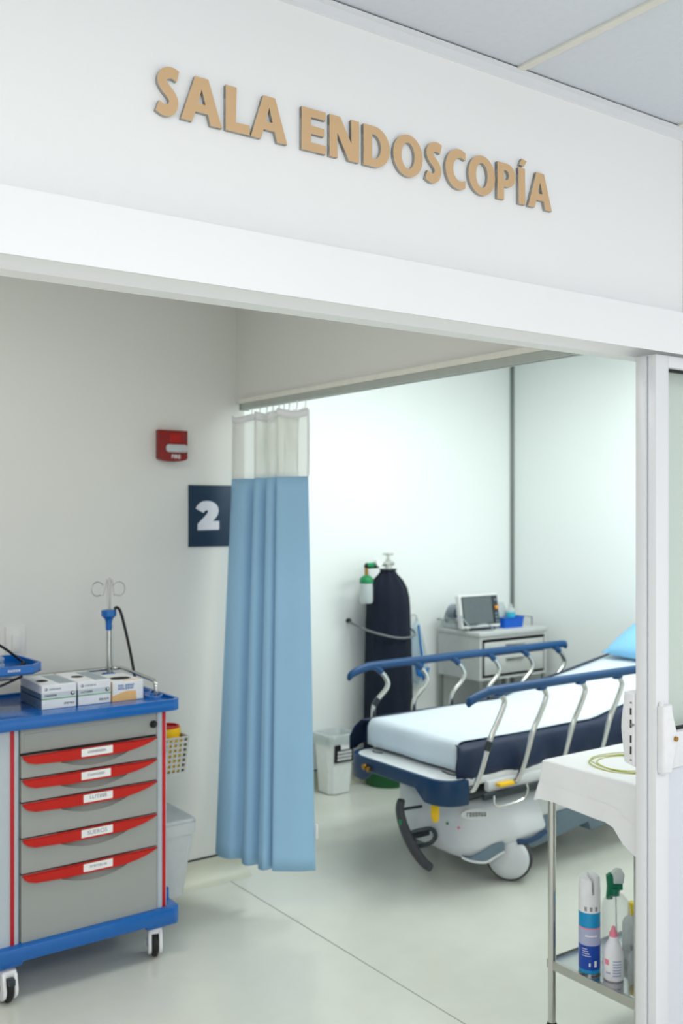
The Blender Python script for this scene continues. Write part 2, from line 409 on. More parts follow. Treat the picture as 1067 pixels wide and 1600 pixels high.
# ------------------------------------------------------------------ wall lettering
def arc(cx, cy, rx, ry, a0, a1, n=14, p=1.0):
    return [(cx+rx*math.cos(math.radians(a0+(a1-a0)*i/n)), cy+ry*math.sin(math.radians(a0+(a1-a0)*i/n))) for i in range(n+1)]
def stroke(pts, wd, k=8):
    P = [v.to_2d() for v in crom([(x, y, 0) for x, y in pts], k)]; L = []; R = []
    for i, p in enumerate(P):
        t = P[min(i+1, len(P)-1)]-P[max(0, i-1)]; t.normalize(); nn = Vector((-t.y, t.x))
        f = i/(len(P)-1); h = (wd[0]+(wd[1]-wd[0])*f if isinstance(wd, tuple) else wd)/2
        L.append(tuple(p+nn*h)); R.append(tuple(p-nn*h))
    return L+R[::-1]
G = {
 'L': (.65, [[(0, 0), (.65, 0), (.64, .22), (.27, .22), (.29, 1), (0, 1)]]),
 'E': (.73, [[(0, 0), (.73, 0), (.73, .2), (.28, .21), (.28, .41), (.68, .41), (.68, .6), (.28, .6), (.28, .8), (.72, .8), (.73, 1), (0, 1)]]),
 'N': (.92, [[(0, 0), (.25, 0), (.24, .6), (.6, 0), (.92, 0), (.92, 1), (.67, 1), (.68, .42), (.33, 1), (0, 1)]]),
 'D': (.86, [[(0, 0)]+arc(.36, .5, .5, .5, -90, 90, 20)+[(0, 1)], [(.28, .2)]+arc(.33, .5, .24, .3, -90, 90, 14)+[(.28, .8)]]),
 'O': (1.0, [arc(.5, .5, .5, .53, 0, 354, 40), arc(.5, .5, .22, .33, 0, 350, 30)]),
 'C': (.76, [arc(.5, .5, .5, .53, 60, 300, 26)+[(.755, .23)]+arc(.57, .5, .285, .31, 300, 60, 20)+[(.755, .77)]]),
 'S': (.6, [stroke([(.575, .875), (.40, .92), (.22, .86), (.15, .72), (.23, .59), (.38, .46), (.46, .32), (.40, .15), (.22, .09), (.03, .16)], .245)]),
 'A': (1.03, [[(0, 0), (.28, 0), (.36, .23), (.67, .23), (.74, 0), (1.03, 0), (.68, 1), (.35, 1)], [(.42, .42), (.61, .42), (.515, .75)]]),
 'P': (.756, [[(0, 0), (.28, 0), (.28, .36)]+arc(.40, .68, .356, .32, -90, 90, 16)+[(0, 1)], [(.28, .56)]+arc(.37, .68, .11, .13, -90, 90, 10)+[(.28, .81)]]),
 'Í': (.34, [[(.02, 0), (.31, 0), (.29, 1), (.01, 1)], [(.05, 1.07), (.25, 1.06), (.37, 1.22), (.16, 1.26)]]),
}
def ux(u, Y):
    a = (u-533.5)/1564
    return Y*(.5815+.8135*a)/(.8135-.5815*a)
sign = thing('wall_sign', 'gold raised capital letters reading SALA ENDOSCOPÍA high on the white wall', 'sign', (1.4, 1.70, 2.38))
CAP = .0865; ZB = 1.65+.7335
for ch, u0, u1 in (('S', 241.5, 280), ('A', 281, 347), ('L', 351, 390.5), ('A', 390, 449), ('E', 469.5, 509), ('N', 513, 561), ('D', 566, 609), ('O', 612.5, 660.5),
                   ('S', 662.5, 690.5), ('C', 694, 727.5), ('O', 730, 773.5), ('P', 775, 805.5), ('Í', 808, 823), ('A', 823, 862.5)):
    xa = ux(u0, 1.6955); xb = ux(u1, 1.691); wd, sp = G[ch]
    xs = [p[0] for s_ in sp for p in s_]; mn, mx_ = min(xs), max(xs); k = (xb-xa)/(mx_-mn)
    me = curve_mesh([[((x-mn)*k, y*CAP) for x, y in s_] for s_ in sp], .0044)
    o = put_mesh('letter', me, ['gold_face', 'letter_edge'], sign, Matrix.Translation((xa, YW-.0046, ZB)) @ FACE_FRONT)
    for p in me.polygons: p.material_index = 0 if p.normal.y < -.7 else 1
    o['label'] = 'gold letter '+ch
# ------------------------------------------------------------------ fire alarm and bay number on the back wall
fa = thing('fire_alarm', 'red wall alarm with clear strobe lens marked FIRE', 'fire alarm', (1.935, 4.0, 1.86))
bm = B(); pts = [(1.868, 2.005), (1.868, 1.885)]+[(1.935+.067*math.cos(math.radians(a)), 1.885+.016*math.sin(math.radians(a))) for a in range(190, 351, 16)]+[(2.002, 1.885), (2.002, 2.005)]
prism(bm, pts, 'y', 3.955, 4.0, .006, 2); obj('housing', bm, 'fire_red', fa)
bm = B(); prism(bm, rrect(1.893, 1.996, 1.908, 1.943, .014), 'y', 3.938, 3.956, .008, 3); obj('strobe_lens', bm, 'lens_clear', fa)
bm = B()
for i in range(7): box(bm, 1.915+i*.008, 1.919+i*.008, 3.9535, 3.956, 1.952, 1.99)
obj('sounder_slot', bm, 'cart_red', fa, smooth=0)
put_mesh('lettering', text_mesh('FIRE', .024, bold=.0004), 'label_white', fa, Matrix.Translation((1.944, 3.9545, 1.890)) @ FACE_FRONT)
bn = thing('number_sign', 'navy rectangular plate with white numeral 2 beside the blue curtain', 'sign', (2.1, 4.0, 1.50))
bm = B(); box(bm, 2.025, 2.248, 3.994, 4.0, 1.495, 1.770, .001); obj('plate', bm, 'sign_navy', bn)
two = [(640, 965), (655, 935), (680, 905), (715, 886), (760, 880), (810, 888), (850, 912), (874, 950), (881, 990), (872, 1030), (850, 1066), (820, 1100), (886, 1100), (886, 1196), (660, 1200), (660, 1132), (735, 1050), (764, 1012), (770, 992), (758, 982), (742, 986), (720, 1012)]
me = curve_mesh([[((x-570)/7.113, (1375-y)/7.113) for x, y in two]], .4)
put_mesh('numeral', me, 'sign_white', bn, Matrix.Translation((2.025, 3.9938, 1.497)) @ FACE_FRONT @ Matrix.Diagonal((.00342, .00292, .001, 1)))
sw = thing('light_switch', 'white wall switch plate on the wall behind the cart', 'switch', (1.262, 4.0, 1.06))
obj('plate', box(B(), 1.222, 1.302, 3.992, 4.0, 1.062, 1.195, .003), 'switch_white', sw)
obj('rocker', box(B(), 1.246, 1.279, 3.986, 3.993, 1.092, 1.163, .003), 'switch_white', sw)
# ------------------------------------------------------------------ curtain
rail = thing('curtain_rail', 'grey aluminium ceiling track running above the blue curtain', 'curtain rail', (2.275, 2.9, 2.12))
bm = B(); prism(bm, [(2.255, 2.142), (2.255, 2.112), (2.268, 2.112), (2.268, 2.118), (2.280, 2.118), (2.280, 2.112), (2.295, 2.112), (2.295, 2.142)], 'y', 1.82, 3.93); obj('track', bm, 'track_grey', rail, smooth=0)
obj('end_stop', box(B(), 2.252, 2.298, 3.93, 3.945, 2.108, 2.145, .002), 'alu_grey', rail)
obj('mounting_strip', box(B(), 2.25, 2.2675, 1.82, 3.94, 2.138, 2.158), 't_bar', rail, smooth=0)
top = [(2.215, 3.945), (2.196, 3.89), (2.200, 3.83), (2.225, 3.80), (2.300, 3.785), (2.300, 3.755), (2.215, 3.735), (2.196, 3.705), (2.215, 3.68), (2.305, 3.665), (2.305, 3.64), (2.212, 3.625), (2.196, 3.60), (2.215, 3.575), (2.310, 3.57), (2.310, 3.55), (2.215, 3.545), (2.200, 3.53), (2.222, 3.495), (2.246, 3.455), (2.272, 3.412)]
bot = [(2.100, 3.885), (2.078, 3.84), (2.072, 3.79), (2.088, 3.745), (2.120, 3.73), (2.135, 3.715), (2.120, 3.69), (2.112, 3.665), (2.120, 3.64), (2.165, 3.63), (2.170, 3.61), (2.140, 3.59), (2.136, 3.565), (2.150, 3.545), (2.235, 3.555), (2.240, 3.54), (2.178, 3.53), (2.168, 3.515), (2.205, 3.49), (2.250, 3.46), (2.318, 3.428)]
def sheet(z0, z1, nz, f0, f1, sag=(0, 0)):
    """cloth between heights; f = blend between top and bottom folds"""
    rows = []
    A = [v for v in crom([(x, y, 0) for x, y in top], 7)]; Bt = [v for v in crom([(x, y, 0) for x, y in bot], 7)]
    L = [0]
    for a, b in zip(A, A[1:]): L.append(L[-1]+(b-a).length)
    for i in range(nz+1):
        t = i/nz; f = f0+(f1-f0)*t; z = z0+(z1-z0)*t
        rows.append([Vector((a.x+(b.x-a.x)*f, a.y+(b.y-a.y)*f, z+.003*math.sin(9*l)*t-(sag[0]*(1-t)+sag[1]*t)*abs(math.sin(PI*l/.19))**1.5)) for a, b, l in zip(A, Bt, L)])
    return rows, L
cur = thing('privacy_curtain', 'light blue privacy curtain with white net top gathered at the track end', 'curtain', (2.2, 3.65, .17))
def cloth(name, rows, L, m, th):
    bm = B(); uvl = bm.loops.layers.uv.new('UVMap')
    R = [[bm.verts.new(p) for p in r] for r in rows]
    for i in range(len(R)-1):
        for j in range(len(R[0])-1):
            f = bm.faces.new((R[i][j], R[i][j+1], R[i+1][j+1], R[i+1][j]))
            for lp, (ii, jj) in zip(f.loops, ((i, j), (i, j+1), (i+1, j+1), (i+1, j))): lp[uvl].uv = (L[jj], rows[ii][jj].z)
    o = obj(name, bm, m, cur, smooth=80)
    md = o.modifiers.new('thick', 'SOLIDIFY'); md.thickness = th; md.offset = 0
    return o
r_, L_ = sheet(1.796, .17, 26, .0, 1.0); panel = cloth('curtain_panel', r_, L_, 'curtain_blue', .002)
r_, L_ = sheet(2.056, 1.788, 8, -.02, .0, (.016, 0)); net = cloth('net_top', r_, L_, 'net', .0006)
r_, L_ = sheet(2.084, 2.052, 2, -.02, -.02, (.016, .016)); cloth('heading_tape', r_, L_, 'cloth_white', .002)
bm = B(); tube(bm, [(2.272, 3.411, 2.07), (2.272, 3.409, 1.94), (2.272, 3.411, 1.797)], .006); obj('net_hem', bm, 'cloth_white', net)
bm = B(); box(bm, 2.318, 2.324, 3.418, 3.428, .30, .36, .001); obj('care_tag', bm, 'cloth_white', panel)
for (x, y) in ((2.275, 3.435), (2.275, 3.50), (2.275, 3.56), (2.275, 3.60), (2.275, 3.64), (2.275, 3.69), (2.275, 3.74), (2.275, 3.80), (2.275, 3.87)):
    bm = B(); tube(bm, [(x, y, 2.118), (x, y, 2.095), (x-.006, y, 2.074), (x-.014, y, 2.068), (x-.016, y, 2.08)], .0025, n=6, k=4); obj('hook', bm, 'alu_white', cur)
# ------------------------------------------------------------------ emergency cart
CX, CY = 1.3125, 3.61
cart = thing('medical_cart', 'grey five-drawer medical cart with blue top and red drawer handles', 'cart', (CX, CY, 0), math.radians(1.0))
BX0, BX1, BY0, BY1 = .99, 1.636, 3.402, 3.83
body = obj('body', box(B(), BX0+.02, BX1-.012, BY0+.014, BY1, .186, .915), 'cart_grey', cart, smooth=0)
for x0, x1, xs in ((BX0, 1.084, 1.057), (1.592, BX1, 1.620)):
    bm = B(); prism(bm, rrect(x0, x1, BY0-.002, BY0+.09, .014, 4), 'z', .186, .914); p = obj('corner_post', bm, 'cart_post', cart)
    obj('red_strip', box(B(), xs-.0065, xs+.0065, BY0-.0055, BY0, .186, .914, .001), 'strip_red', p)
DX0, DX1 = 1.086, 1.590; DW = DX1-DX0
fp = obj('lock_panel', box(B(), DX0, DX1, BY0-.001, BY0+.02, .829, .912, .002), 'cart_grey', cart)
bm = B(); box(bm, DX0+.012, DX1-.04, BY0-.0025, BY0, .838, .893, .001); obj('inset', bm, 'cart_grey', fp)
bm = B(); cyl(bm, (1.578, BY0-.006, .868), (1.578, BY0, .868), .014, n=20); box(bm, 1.570, 1.586, BY0-.014, BY0-.005, .861, .876, .002); obj('lock', bm, 'black_rubber', fp)
tops = [.824, .743, .662, .540, .419, .185]
for i in range(5):
    zt, zb = tops[i]-.003, tops[i+1]+.002
    g = B()
    sc = [(DX0+DW*(.26+.52*(1-t)), zt-.036-.030*math.sin(PI*t)**.8) for t in [k/16 for k in range(17)]]
    prism(g, [(DX0+.001, zt), (DX0+.001, zb), (DX1-.001, zb), (DX1-.001, zt), (DX0+DW*.79, zt)]+sc+[(DX0+DW*.25, zt)], 'y', BY0-.006, BY0+.012)
    dr = obj('drawer', g, 'cart_grey', cart, smooth=0)
    # red pull with tapered ends
    lo = [(0, .0), (.015, .012), (.04, .022), (.09, .030), (.17, .032), (.25, .034), (.33, .036), (.5, .036), (.67, .036), (.75, .034), (.83, .028), (.9, .020), (.96, .010), (1, .0)]
    g = B(); prism(g, [(DX0+.002, zt+.0005), (DX1-.002, zt+.0005)]+[(DX0+.002+(DW-.004)*a, zt-b-.002) for a, b in reversed(lo)], 'y', BY0-.018, BY0-.006, .003, 2)
    pl = obj('pull', g, 'cart_red', dr, label='red moulded pull strip')
    g = B(); n_ = 12; rr = []
    for k in range(n_+1):
        t = k/n_; x = DX0+DW*(.26+.52*t); dz = .030*math.sin(PI*t)**.8
        rr.append([(x, BY0-.0055, zt-.036-dz), (x, BY0+.006, zt-.034-dz*.8), (x, BY0+.012, zt-.03-dz*.4), (x, BY0+.012, zt-.02)])
    loft(g, rr, closed=False); obj('scoop', g, 'cart_grey', dr, smooth=60)
    la = DX0+DW*(.415 if i not in (2, 4) else .43); lb = DX0+DW*(.645 if i != 1 else .63)
    lb_o = obj('label_card', box(B(), la, lb, BY0-.0195, BY0-.0175, zt-.030, zt-.003), 'label_white', dr, smooth=0)
    if i == 3:
        put_mesh('lettering', text_mesh('SUEROS', .021), 'print_grey', lb_o, Matrix.Translation(((la+lb)/2, BY0-.0197, zt-.0165)) @ FACE_FRONT)
    else:
        g = B(); print_bars(g, la+.022, lb-.022, zt-.0195, .008 if i != 2 else .012, BY0-.0195, (11, 8, 7, 0, 9)[i], i); obj('print', g, 'print_grey', lb_o, smooth=0)
    obj('gap', box(B(), DX0, DX1, BY0-.002, BY0+.006, tops[i]-.0025, tops[i]+.0025), 'black_rubber', dr, smooth=0)
# worktop: blue tray with raised rim
bm = B(); prism(bm, rrect(.945, 1.678, 3.368, 3.855, .035), 'z', .914, .948, .006, 2)
wt = obj('worktop', bm, 'cart_blue', cart)
bm = B(); o_ = rrect(.945, 1.678, 3.368, 3.855, .035); i_ = rrect(.957, 1.666, 3.380, 3.843, .028)
R0 = [bm.verts.new((x, y, .944)) for x, y in o_]; R1 = [bm.verts.new((x+.001*0, y, .957)) for x, y in o_]
R2 = [bm.verts.new((x, y, .957)) for x, y in i_]; R3 = [bm.verts.new((x, y, .946)) for x, y in i_]
for a, b in ((R0, R1), (R1, R2), (R2, R3)):
    for k in range(len(a)): bm.faces.new((a[k], a[(k+1) % len(a)], b[(k+1) % len(a)], b[k]))
obj('rim', bm, 'cart_blue', wt)
for (x, y, r) in ((1.628, 3.50, .026), (1.630, 3.60, .028), (1.630, 3.70, .026)):
    bm = B(); n = 24
    loft(bm, [[(x+q*math.cos(2*PI*k/n), y+q*math.sin(2*PI*k/n)*1.25, z) for k in range(n)] for q, z in ((r+.008, .947), (r+.006, .957), (r, .957), (r-.003, .9485), (.001, .9485))], caps=False)
    obj('cup_well', bm, 'cart_blue', wt)
# base bumper, deeper at its corners, hollow lip at the right end
bm = B(); ol = rrect(.945, 1.678, 3.368, 3.855, .035)
prism(bm, ol, 'z', .135, .186, .006, 2)
for x0, x1 in ((.952, 1.09), (1.54, 1.671)):
    for y0, y1 in ((3.375, 3.50), (3.72, 3.848)): box(bm, x0, x1, y0, y1, .118, .15, .012, 3)
bs = obj('base_bumper', bm, 'cart_blue', cart)
for xa, xb in ((1.638, 1.678), (.945, .985)):
    bm = B(); o_ = rrect(xa, xb, 3.46, 3.855, .015); i_ = rrect(xa+.006, xb-.006, 3.466, 3.849, .011)
    loft(bm, [[(x, y, z) for x, y in q] for q, z in ((o_, .18), (o_, .222), (i_, .222), (i_, .186))], caps=False); obj('bumper_lip', bm, 'cart_blue', bs)
def caster(parent, x, y, ang, brake):
    R = Matrix.Translation((x, y, 0)) @ Matrix.Rotation(ang, 4, 'Z')
    def T(bm): bmesh.ops.transform(bm, matrix=R, verts=bm.verts); return bm
    bm = B()
    for s in (-1, 1):
        pts = [(-.045, .05)]+[(.045*math.cos(math.radians(a))*-1, .052+.040*math.sin(math.radians(a))) for a in range(-20, -161, -20)][::-1]
        pts = [(.048*math.cos(math.radians(a)), .052+.042*math.sin(math.radians(a))) for a in range(180, 361, 20)]+[(.035, .10), (.02, .112), (-.02, .112), (-.035, .10)]
        prism(bm, pts, 'y', s*.013, s*.026, .004, 2)
    box(bm, -.03, .03, -.024, .024, .09, .113, .004)
    c = obj('caster', T(bm), 'plastic_white', None); c.parent = parent; c.data.transform(Matrix.Translation(-ORI[parent])); ORI[c] = ORI[parent]
    bm = B(); lathe(bm, [(.001, -.0105), (.045, -.0105), (.05, -.006), (.05, .006), (.045, .0105), (.001, .0105)], n=28, mtx=Matrix.Rotation(PI/2, 4, 'X'), c=(0, 0, .0505)); obj('wheel', T(bm), 'black_rubber', c)
    bm = B(); cyl(bm, (0, 0, .112), (0, 0, .136), .016); obj('stem', T(bm), 'chrome', c)
    for s in (-1, 1):
        bm = B(); cyl(bm, (0, s*.025, .055), (0, s*.029, .055), .014, n=16); obj('hub_cap', T(bm), 'carton_grey' if not brake else 'bezel_dark', c)
    if brake:
        bm = B(); box(bm, -.062, -.03, -.0115, .0115, .072, .094, .004); obj('brake_tab', T(bm), 'bezel_dark', c)
caster(cart, 1.598, 3.430, math.radians(68), False); caster(cart, 1.040, 3.405, math.radians(90), True)
caster(cart, 1.600, 3.785, math.radians(40), False); caster(cart, 1.040, 3.785, math.radians(70), False)
# gallery rail
bm = B(); tube(bm, [(.965, 3.50, .95), (.965, 3.50, 1.0), (.965, 3.52, 1.02), (.965, 3.56, 1.022), (.968, 3.78, 1.022), (.98, 3.80, 1.022), (1.02, 3.805, 1.022), (1.3, 3.805, 1.022), (1.56, 3.805, 1.022), (1.605, 3.80, 1.022), (1.628, 3.77, 1.022), (1.632, 3.55, 1.012), (1.632, 3.505, 1.008), (1.632, 3.49, .99), (1.632, 3.488, .95)], .0075, k=5)
obj('gallery_rail', bm, 'chrome', cart)
# drip pole at the back right of the worktop
PX, PY = 1.573, 3.79
bm = B(); cyl(bm, (PX, PY, .95), (PX, PY, 1.215), .0095); cyl(bm, (PX+.017, PY+.004, .95), (PX+.017, PY+.004, 1.20), .004)
pole = obj('drip_pole', bm, 'chrome', cart)
bm = B(); lathe(bm, [(.012, 1.178), (.013, 1.212), (.018, 1.225), (.030, 1.235), (.030, 1.258), (.012, 1.262)], c=(PX, PY, 0)); obj('clamp_collar', bm, 'cart_blue', pole)
bm = B(); box(bm, PX-.022, PX+.022, PY-.02, PY+.02, .985, 1.008, .004); obj('lower_clamp', bm, 'cart_blue', pole)
bm = B(); hz = 1.355
for s, dx in ((-1, -.004), (1, .010)):
    c = Vector((PX+s*.040-.002, PY-.012*s, hz-.012)); pts = [(PX+dx*.6, PY, 1.25), (PX+dx-.006*s*0+.002*s, PY, hz+.018), (PX+dx+s*.006, PY-.003*s, hz+.012), (PX+s*.020, PY-.006*s, hz-.032)]
    pts += [(c.x+s*.026*math.cos(math.radians(a)), c.y, c.z+.028*math.sin(math.radians(a))) for a in (235, 280, 320, 0, 40, 80, 120, 150)]
    tube(bm, pts, .0024, n=6, k=5)
tube(bm, [(PX, PY, 1.25), (PX-.001, PY, 1.37), (PX+.008, PY+.004, 1.375), (PX+.006, PY+.004, 1.25)], .0024, n=6, k=4)
obj('hanger_hook', bm, 'steel', pole)
cb = obj('cable', tube(B(), [(PX+.012, PY-.012, 1.262), (PX+.024, PY-.016, 1.268), (PX+.040, PY-.02, 1.24), (PX+.062, PY-.04, 1.12), (PX+.070, PY-.07, 1.02), (PX+.070, PY-.09, .958)], .006), 'cable_black', base=(PX, PY, 1.26))
tag(cb, 'black hose draped from the drip pole down behind the glove boxes', 'cable')
# rear grey bin and side shelf of the cart
obj('rear_panel', box(B(), .96, 1.125, 3.80, 3.83, .95, 1.012, .002), 'cart_grey', cart)
bm = B(); cyl(bm, (1.075, 3.72, .95), (1.075, 3.72, 1.075), .013); st = obj('shelf_post', bm, 'steel', cart)
bm = B(); prism(bm, [(.60, 3.50), (1.165, 3.50), (1.215, 3.56), (1.205, 3.80), (.60, 3.80)], 'z', 1.078, 1.088, .003); 
shelf = obj('side_tray', bm, 'cart_blue', cart)
bm = B()
for (a, b) in (((.60, 3.50), (1.165, 3.50)), ((1.165, 3.50), (1.215, 3.56)), ((1.215, 3.56), (1.205, 3.80)), ((1.205, 3.80), (.60, 3.80))):
    d = Vector((b[0]-a[0], b[1]-a[1], 0)).normalized(); nn = Vector((-d.y, d.x, 0))*.008; A = Vector((*a, 0)); C = Vector((*b, 0))
    loft(bm, [[p+Vector((0, 0, 1.080)), p+nn+Vector((0, 0, 1.080)), p+nn+Vector((0, 0, 1.112)), p+Vector((0, 0, 1.112))] for p in (A, C)])
obj('tray_rim', bm, 'cart_blue', shelf)
bm = B(); print_bars(bm, 1.075, 1.12, 1.093, .008, 3.4998, 5, 3); obj('print', bm, 'label_white', shelf, smooth=0)
c2 = obj('monitor_cable', tube(B(), [(.90, 3.60, 1.17), (1.00, 3.60, 1.20), (1.06, 3.61, 1.185), (1.10, 3.63, 1.165), (1.15, 3.66, 1.128), (1.182, 3.70, 1.105), (1.188, 3.66, 1.0945), (1.12, 3.60, 1.094), (1.00, 3.58, 1.094)], .005), 'cable_black', base=(1.05, 3.63, 1.09))
tag(c2, 'black monitor lead lying over the blue side tray', 'cable')
c3 = obj('monitor_cable', tube(B(), [(.86, 3.56, 1.1), (.92, 3.56, 1.19), (1.0, 3.57, 1.205), (1.045, 3.58, 1.18), (1.05, 3.58, 1.13), (1.03, 3.60, 1.094), (.96, 3.6, 1.094)], .0035), 'cable_black', base=(1.0, 3.57, 1.09))
tag(c3, 'thin black lead looped at the left picture edge above the blue side tray', 'cable')
c4 = obj('hanging_cable', tube(B(), [(1.135, 3.52, 1.072), (1.10, 3.515, 1.060), (1.05, 3.51, 1.045), (.98, 3.51, 1.035), (.9, 3.51, 1.03)], .0045), 'cable_black', base=(1.05, 3.51, 1.04))
tag(c4, 'black lead sagging under the front edge of the blue side tray', 'cable')
def lump(name, c, r, m, label, cat, seed, sq=(1, 1, 1)):
    bm = B(); bmesh.ops.create_icosphere(bm, subdivisions=3, radius=1); rd = random.Random(seed)
    ph = [(rd.uniform(2, 5), rd.uniform(0, 6)) for _ in range(6)]
    for v in bm.verts:
        q = v.co; k = 1+.12*math.sin(ph[0][0]*q.x+ph[0][1])+.12*math.sin(ph[1][0]*q.y+ph[1][1])+.10*math.sin(ph[2][0]*q.z*1.5+ph[2][1])
        v.co = Vector((c[0]+q.x*k*r*sq[0], c[1]+q.y*k*r*sq[1], c[2]+max(q.z*k, -.75)*r*sq[2]))
    o = obj(name, bm, m, base=(c[0], c[1], c[2]-.75*r*sq[2])); return tag(o, label, cat)
lump('sensor_pouch', (1.06, 3.63, 1.109), .05, 'bag_clear', 'clear crumpled pouch of leads on the blue side tray', 'pouch', 2, (1.0, .8, .55))
lump('electrode_pack', (.985, 3.56, 1.1), .03, 'strip_red', 'small dark red pack under the leads on the blue side tray', 'pack', 5, (1.0, .8, .5))
# cartons on the worktop
def glove_box(x0, x1, y0, y1, z0, z1, label, kind, hole, seed):
    t = thing('glove_box', label, 'box', ((x0+x1)/2, (y0+y1)/2, z0), 0, 'glove boxes on the blue worktop')
    c = obj('carton', box(B(), x0, x1, y0, y1, z0, z1, .0015, 1), 'carton_white', t)
    cx, cy, rx, ry = hole
    bm = B(); n = 22; loft(bm, [[(cx+rx*math.cos(2*PI*k/n)*(1+.10*math.sin(3*k*.9+seed)), cy+ry*math.sin(2*PI*k/n), z) for k in range(n)] for z in (z1-.0005, z1+.0008)]); obj('opening', bm, 'hole_dark', t, smooth=0)
    if kind == 'green':
        zm = z0+(z1-z0)*.42
        bm = B(); box(bm, x0-.0006, x1+.0006, y0-.0006, y1, zm-.0016, zm+.0016); obj('green_band', bm, 'print_green', c, smooth=0)
        bm = B(); box(bm, x0, x1, y0-.0004, y0, zm+.004, zm+.022); obj('grey_band', bm, 'carton_pale', c, smooth=0)
        bm = B(); box(bm, x0+.070, x1-.004, y0+.012, y1-.02, z1, z1+.0006); obj('top_panel', bm, 'carton_grey', c, smooth=0)
        bm = B(); box(bm, x0-.0006, x0, y0+.002, y1, z0+.002, z1-.03); obj('side_panel', bm, 'carton_slate', c, smooth=0)
        bm = B(); print_bars(bm, x0+.010, x0+.055, zm+.009, .007, y0-.0005, 8, seed); print_bars(bm, x1-.045, x1-.008, z0+.012, .007, y0, 8, seed+3); obj('print', bm, 'print_dark', c, smooth=0)
        bm = B(); print_bars(bm, x0+.026, x0+.070, z1-.018, .005, y0, 9, seed+5); obj('print', bm, 'carton_slate', c, smooth=0)
        bm = B(); cyl(bm, (x1-.014, y0-.0008, zm+.014), (x1-.014, y0, zm+.014), .0075, n=16); obj('emblem', bm, 'print_dark', c, smooth=0); bm = B(); cyl(bm, (x0+.015, y0-.0008, z1-.015), (x0+.015, y0, z1-.015), .005, n=16); obj('emblem', bm, 'print_dark', c, smooth=0)
        bm = B(); cyl(bm, (x1-.0125, y0-.0013, zm+.0155), (x1-.0125, y0, zm+.0155), .004, n=12); obj('emblem_inner', bm, 'carton_white', c, smooth=0); bm = B(); cyl(bm, (x0+.0135, y0-.0013, z1-.0145), (x0+.0135, y0, z1-.0145), .0028, n=12); obj('emblem_inner', bm, 'carton_white', c, smooth=0)
    else:
        pts = [(x0, z0), (x0+.096, z0), (x0+.092, z0+.034), (x0+.06, z0+.036), (x0+.03, z0+.030), (x0, z0+.020)]
        bm = B(); prism(bm, pts, 'y', y0-.0006, y0); obj('orange_panel', bm, 'carton_orange', c, smooth=0)
        bm = B(); box(bm, x0-.0006, x0, y0, y1-.03, z0, z1); obj('side_panel', bm, 'carton_orange', c, smooth=0)
        bm = B(); print_bars(bm, x0+.022, x0+.088, z0+.042, .018, y0, 7, 11); obj('print', bm, 'print_blue', c, smooth=0)
        bm = B(); box(bm, x0+.05, x1-.01, y0+.008, y0+.02, z1-.0002, z1+.0012); obj('flap', bm, 'carton_orange', c, smooth=0)
    return t
glove_box(1.198, 1.324, 3.50, 3.735, .9485, 1.034, 'white glove box with green band, nearest the left picture edge', 'green', (1.232, 3.60, .020, .024), 1)
glove_box(1.331, 1.456, 3.50, 3.735, .9485, 1.034, 'white glove box with green band, between another and the orange box', 'green', (1.372, 3.62, .022, .024), 2)
glove_box(1.462, 1.585, 3.50, 3.69, .9485, 1.020, 'white and orange glove box with blue print beside the drip pole', 'orange', (1.522, 3.575, .042, .032), 3)
# sharps basket and hanging bin on the cart's right side
sb = thing('wire_basket', 'grey perforated basket hung on the side of the medical cart', 'basket', (1.65, 3.60, .635))
bm = B(); x0, x1, y0, y1, z0, z1 = 1.655, 1.785, 3.52, 3.67, .635, .775; tp = .012; th = .003
def grid_panel(bm, P, nu, nv, hole=.58, th=.003):
    """flat perforated panel: P(u,v) -> point, square openings"""
    us = [0]; 
    for k in range(nu): us += [(k+.5-hole/2)/nu, (k+.5+hole/2)/nu]
    us.append(1); vs = [0]
    for k in range(nv): vs += [(k+.5-hole/2)/nv, (k+.5+hole/2)/nv]
    vs.append(1)
    V = [[bm.verts.new(P(u, v)) for v in vs] for u in us]
    for i in range(len(us)-1):
        for j in range(len(vs)-1):
            if i % 2 == 1 and j % 2 == 1: continue
            bm.faces.new((V[i][j], V[i+1][j], V[i+1][j+1], V[i][j+1]))
def lerp2(a, b, c, d): return lambda u, v: Vector(a)*(1-u)*(1-v)+Vector(b)*u*(1-v)+Vector(d)*(1-u)*v+Vector(c)*u*v
grid_panel(bm, lerp2((x0, y0+tp, z0), (x1-tp, y0+tp, z0), (x1, y0, z1), (x0, y0, z1)), 6, 7)
bm.faces.new([bm.verts.new(p) for p in ((x1-tp, y0+tp, z0), (x1-tp, y1, z0), (x1, y1, z1), (x1, y0, z1))])
bm.faces.new([bm.verts.new(p) for p in ((x0, y1, z0), (x1-tp, y1, z0), (x1, y1, z1), (x0, y1, z1))])
bm.faces.new([bm.verts.new(p) for p in ((x0, y0+tp, z0), (x1-tp, y0+tp, z0), (x1-tp, y1, z0), (x0, y1, z0))])
o = obj('basket', bm, 'basket_grey', sb, smooth=0); md = o.modifiers.new('t', 'SOLIDIFY'); md.thickness = .003
bm = B(); tube(bm, [(x0, y0, z1), (x1, y0, z1), (x1, y1, z1), (x0, y1, z1)], .004, n=6, smooth=False); obj('basket_rim', bm, 'basket_grey', sb)
obj('hanger_plate', box(B(), 1.636, 1.656, 3.53, 3.66, .70, .765, .002), 'basket_grey', sb)
sc_ = thing('sharps_container', 'yellow sharps tub with red rim inside the perforated basket', 'container', (1.705, 3.60, .64))
